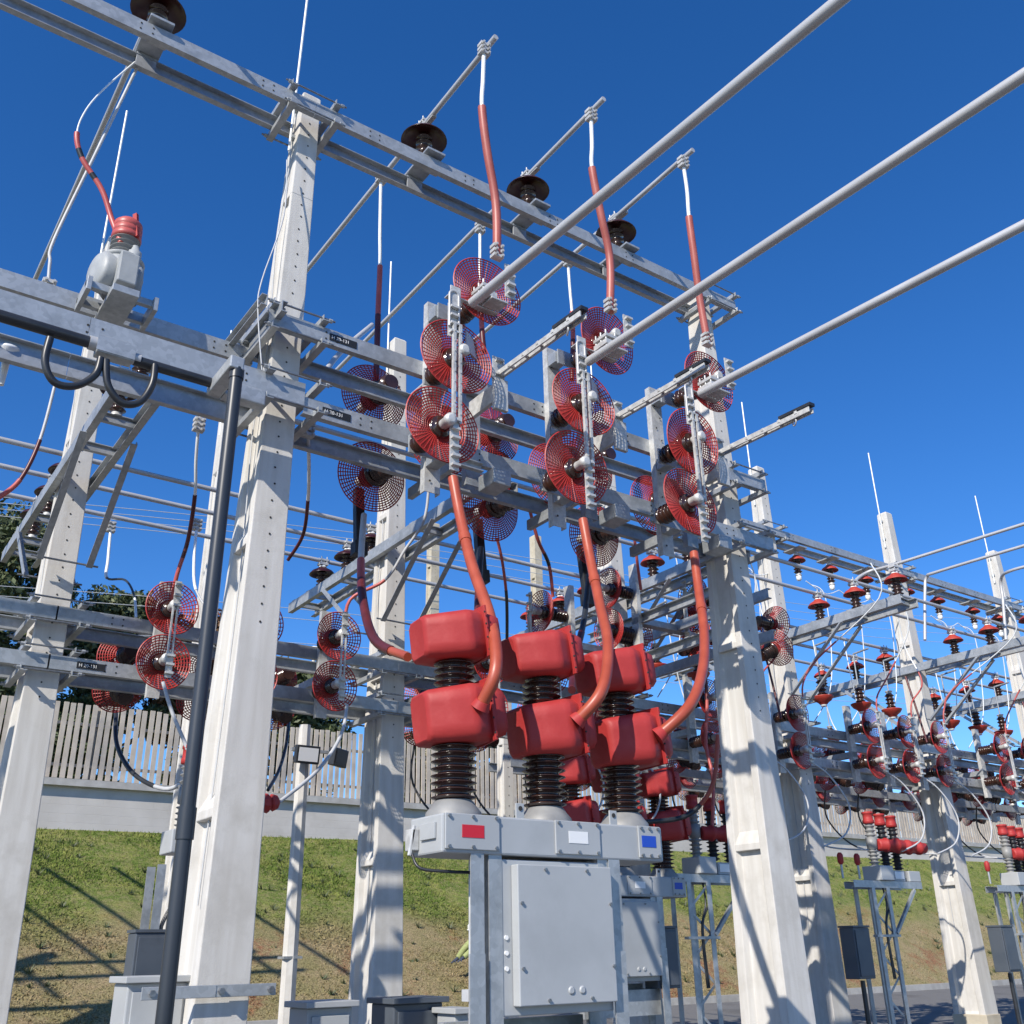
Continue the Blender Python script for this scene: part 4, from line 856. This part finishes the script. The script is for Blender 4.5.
# ---- vacuum breaker type B
def breaker():
    t=thing('outdoor_breaker','x','breaker')
    for (x,y) in ((-.16,-.12),(.16,-.12),(-.16,.16),(.16,.16)):
        m=MB(); m.prof((x,y,0),(x,y,2.32),[(-.035,-.035),(.035,-.035),(.035,-.028),(-.028,-.028),(-.028,.035),(-.035,.035)],(0,1,0)); m.build('support_leg','galv',t)
    m=MB()
    for k in range(8): 
        z0=.2+.26*k; s_=1 if k%2 else -1; m.bar((-.16*s_,-.125,z0),(.16*s_,-.125,z0+.26),.03,.006,(0,1,0))
    m.build('lattice_brace','galv',t)
    m=MB(); m.chan((-.55,-.15,2.36),(.95,-.15,2.36),.09,.05,.007,-1); m.chan((-.3,.2,2.36),(.95,.2,2.36),.09,.05,.007,1); m.build('top_channel','galv',t)
    m=MB(); m.bar((.2,-.15,1.75),(.75,-.15,2.30),.04,.04); m.bar((-.25,-.14,1.72),(.25,-.14,1.72),.07,.03); m.build('diagonal_strut','galv',t)
    m=MB(); m.box(.0,.28,-.20,.10,2.41,2.60); m.build('mechanism_box','paint',t,bevel=.01)
    for xa_ in (.38,.74): m=MB(); m.box(xa_,xa_+.26,-.12,.18,2.41,2.55); m.build('column_base','paint',t,bevel=.01)
    m=MB(); m.box(.40,.60,-.13,-.122,2.44,2.53); m.build('rating_plate','lwhite',t)
    for i,x in enumerate((.14,.50,.86)):
        y=-.02+.07*i
        m=MB(); m.lathe((x,y,2.58),(0,0,1),ribs(.045,.078,0,.24,5)+[(.07,.25),(.075,.40)]+ribs(.045,.075,.40,.58,3),20); m.build('ribbed_column','silicone' if i==0 else 'black',t)
        m=MB(); m.lathe((x,y,3.16),(0,0,1),[(.06,0),(.078,.008),(.078,.05),(.070,.055),(.070,.13),(.078,.135),(.078,.16),(.05,.165)],18); m.build('red_cap','cover',t)
        m=MB(); m.lathe((x+.06,y-.05,2.88),(1,-.3,0),[(.06,0),(.085,.02),(.075,.11),(.095,.12),(.095,.15),(.07,.17),(.075,.27),(.095,.29),(.095,.33),(.08,.35),(.07,.42)],16); m.build('red_sleeve','cover',t)
    m=MB(); m.tube(spline([(.1,-.1,2.4),(.12,-.12,2.1),(.0,-.14,1.8),(.02,-.13,1.2)],5),.012,6); m.tube(spline([(.18,-.1,2.4),(.22,-.12,2.15),(.02,-.14,1.85),(.05,-.13,1.2)],5),.012,6); m.build('control_cable','black',t)
    m=MB(); m.box(-.80,-.48,-.22,.0,1.22,1.82); cb=m.build('control_cabinet','paint_dark',t,bevel=.008); m=MB(); m.box(-.81,-.47,-.23,.01,1.822,1.845); m.build('cabinet_roof','paint_dark',cb); m=MB(); m.box(-.78,-.50,-.235,-.222,1.25,1.79); m.build('cabinet_door','paint_dark',cb,bevel=.004)
    m=MB(); m.tube([(-.60,-.1,1.2),(-.60,-.1,0)],.03,8); m.build('conduit_leg','black',t)
    return t
bk=breaker(); bk.location=(8.93,9.0,0); bk['label']='grey framed breaker with red caps just left of the front right pole'; bk['group']='small outdoor breakers'
for x,lb in ((12.35,'breaker with red caps and red sleeves right of the front right pole'),(15.75,'breaker with red caps at the right picture edge'),(19.1,'breaker beyond the right picture edge, hardly seen')):
    dup(bk,(x,9.0,0),label=lb)
o=dup(bk,(2.72,8.9,0),label='breaker with red cap half hidden behind the dark downpipe at left')
for c in list(o.children):
    nm=c.name.split('.')[0]
    if nm in ('top_channel','lattice_brace','diagonal_strut'): bpy.data.objects.remove(c)
    elif nm in ('ribbed_column','red_cap','red_sleeve','column_base') and min(v.co.x for v in c.data.vertices)>.25: bpy.data.objects.remove(c)
    elif nm=='control_cabinet': c.location.x+=.60; c.location.z-=.02
    elif nm=='conduit_leg': c.location.x+=.60
    elif nm=='support_leg': c.location.x+=.12
for k,x in enumerate((11.35,11.7,14.8)):
    t=thing('surge_arrester','tiny red capped arrester %s on the breaker frames at right'%(['leftmost','second','at the edge'][k]),'arrester',(x+.25,8.86,2.42),0,'small surge arresters')
    m=MB(); m.tube([(0,0,0),(0,0,.18)],.015,6); m.build('stem','galv',t); m=MB(); m.lathe((0,0,.17),(0,0,1),[(.02,0),(.04,.03),(.04,.12),(.02,.15)],12); m.build('red_body','cover',t)
# ---- cabinets low down
def cabinet(label,loc,sx,sy,sz,m1,rz=0,roof=True):
    t=thing('kiosk',label,'cabinet',loc,rz); m=MB(); m.box(0,sx,0,sy,0,sz); m.build('body',m1,t,bevel=.01)
    if roof: m=MB(); m.box(-.03,sx+.03,-.05,sy+.03,sz+.001,sz+.04); m.build('roof',m1,t,bevel=.005)
    m=MB(); m.box(.03,sx-.03,-.018,-.001,.03,sz-.05); d=m.build('door',m1,t,bevel=.004); m=MB(); m.box(sx*.8,sx*.8+.03,-.035,-.018,sz*.5,sz*.5+.10); m.build('handle','bolt',d); return t
cabinet('pale grey kiosk at the bottom left beside the downpipe',(2.02,7.0,0),.38,.3,1.47,'paint')
cabinet('dark grey kiosk below the red mesh guards left of the front recloser',(4.02,7.2,0),.42,.35,1.27,'paint_dark')
cabinet('small light kiosk beside the dark one left of the front recloser',(4.36,6.9,0),.12,.25,1.20,'paint')
cabinet('grey kiosk at the bottom edge right of the thick front pole',(3.24,7.0,0),.34,.3,1.28,'paint')
# ------------------------------------------------------------------ overhead wires far behind
wl=['topmost','second','third','fourth','fifth','sixth','lowest']
for i,(ya,yb) in enumerate(((497,560),(503,567),(509,574),(516,582),(586,640),(596,650),(630,668))):
    Y=30; p=pY(0,ya,Y); q=pY(500,yb,Y); d=q-p; mb=MB(); pts=[]
    for k in range(25):
        f=-.3+k/24*3.2; w_=p+d*f; w_.z-= 0; pts.append(w_+V((0,0,.35*math.sin(f*2.2))))
    mb.tube(pts,.012,5); tag(mb.build('overhead_wire','grey_cable'),wl[i]+' of the thin overhead wires far behind the yard','wire','far overhead wires')
# ------------------------------------------------------------------ worker on the bank
def person():
    base=pY(487,994,19.75); gx,gy=base.x,19.75; gz=slope_z(gx,gy)
    t=thing('person','crouching worker in hi-vis green sleeve half hidden behind the front recloser legs','person',(gx,gy,gz),0)
    # skeleton local: X to the left is negative (towards the shadow)
    J={'pel':(.15,0,.62),'ch':(-.12,0,.92),'nk':(-.26,0,1.02),'hd':(-.36,0,1.12),'ht':(-.40,0,1.24),
       'hl':(.15,-.1,.58),'kl':(-.12,-.16,.42),'al':(.12,-.16,.06),'fl':(-.08,-.18,.03),
       'hr':(.15,.1,.58),'kr':(.0,.18,.36),'ar':(.3,.18,.16),'fr':(.12,.2,.05),
       'sl':(-.17,-.19,.93),'el':(-.44,-.24,.76),'wl':(-.72,-.20,.56),'sr':(-.17,.19,.93),'er':(-.42,.22,.74),'wr':(-.66,.14,.54)}
    Rr={'pel':.15,'ch':.16,'nk':.065,'hd':.10,'ht':.085,'hl':.10,'kl':.07,'al':.05,'fl':.04,'hr':.10,'kr':.07,'ar':.05,'fr':.04,'sl':.075,'el':.055,'wl':.04,'sr':.075,'er':.055,'wr':.04}
    Ed=[('pel','ch'),('ch','nk'),('nk','hd'),('hd','ht'),('pel','hl'),('hl','kl'),('kl','al'),('al','fl'),('pel','hr'),('hr','kr'),('kr','ar'),('ar','fr'),('ch','sl'),('sl','el'),('el','wl'),('ch','sr'),('sr','er'),('er','wr')]
    ks=list(J)
    # hands: palm and five fingers
    for s_,w_ in (('l','wl'),('r','wr')):
        w0=V(J[w_]); pm=w0+V((-.07,0,-.04)); J['p'+s_]=tuple(pm); Rr['p'+s_]=.032; Ed.append((w_,'p'+s_))
        for f_ in range(5):
            off=(-.03+.016*f_); a1=pm+V((-.045,off,-.02)); a2=a1+V((-.03,off*.2,-.03))
            if f_==0: a1=pm+V((-.01,-.045,-.02)); a2=a1+V((-.025,-.01,-.03))
            J['f%s%da'%(s_,f_)]=tuple(a1); J['f%s%db'%(s_,f_)]=tuple(a2); Rr['f%s%da'%(s_,f_)]=.010; Rr['f%s%db'%(s_,f_)]=.008; Ed+= [('p'+s_,'f%s%da'%(s_,f_)),('f%s%da'%(s_,f_),'f%s%db'%(s_,f_))]
    ks=list(J); me=bpy.data.meshes.new('body'); me.from_pydata([J[k] for k in ks],[(ks.index(a_),ks.index(b_)) for a_,b_ in Ed],[]); o=bpy.data.objects.new('body',me); COL.objects.link(o); o.parent=t
    sk=o.modifiers.new('skin','SKIN')
    for i,k in enumerate(ks): me.skin_vertices[0].data[i].radius=(Rr[k],Rr[k]); me.skin_vertices[0].data[i].use_root=(k=='pel')
    o.modifiers.new('sub','SUBSURF').render_levels=2; me.materials.append(M['trouser'])
    def sleeve(nm,ch,mt,g=1.12):
        m=MB(); m.tube(spline([J[c] for c in ch],5),[x for x in np.interp(np.linspace(0,len(ch)-1,(len(ch)-1)*5+1),range(len(ch)),[Rr[c]*g+.01 for c in ch])],12); m.build(nm,mt,t)
    sleeve('jacket',['pel','ch','nk'],'hivis',1.1); sleeve('sleeve',['sl','el','wl'],'hivis'); sleeve('sleeve',['sr','er','wr'],'hivis')
    m=MB(); m.lathe(V(J['hd'])+V((0,0,.0)),(-.2,0,1),[(.105,0),(.108,.02),(.10,.09),(.06,.14),(.01,.155)],16); m.lathe(V(J['hd'])+V((0,0,.0)),(-.2,0,1),[(.10,-.01),(.13,0),(.13,.01),(.1,.012)],16); m.build('helmet','lwhite',t)
    return t
person()
# ------------------------------------------------------------------ render defaults
S.render.resolution_x=1024; S.render.resolution_y=1024

for o_ in bpy.data.objects:
    l=o_.get('label')
    if l and len(l.split())>16: print('LONG',len(l.split()),l)

def kill(o):
    for c in list(o.children): kill(c)
    bpy.data.objects.remove(o)
for o in (big_src,sm,smr): kill(o)
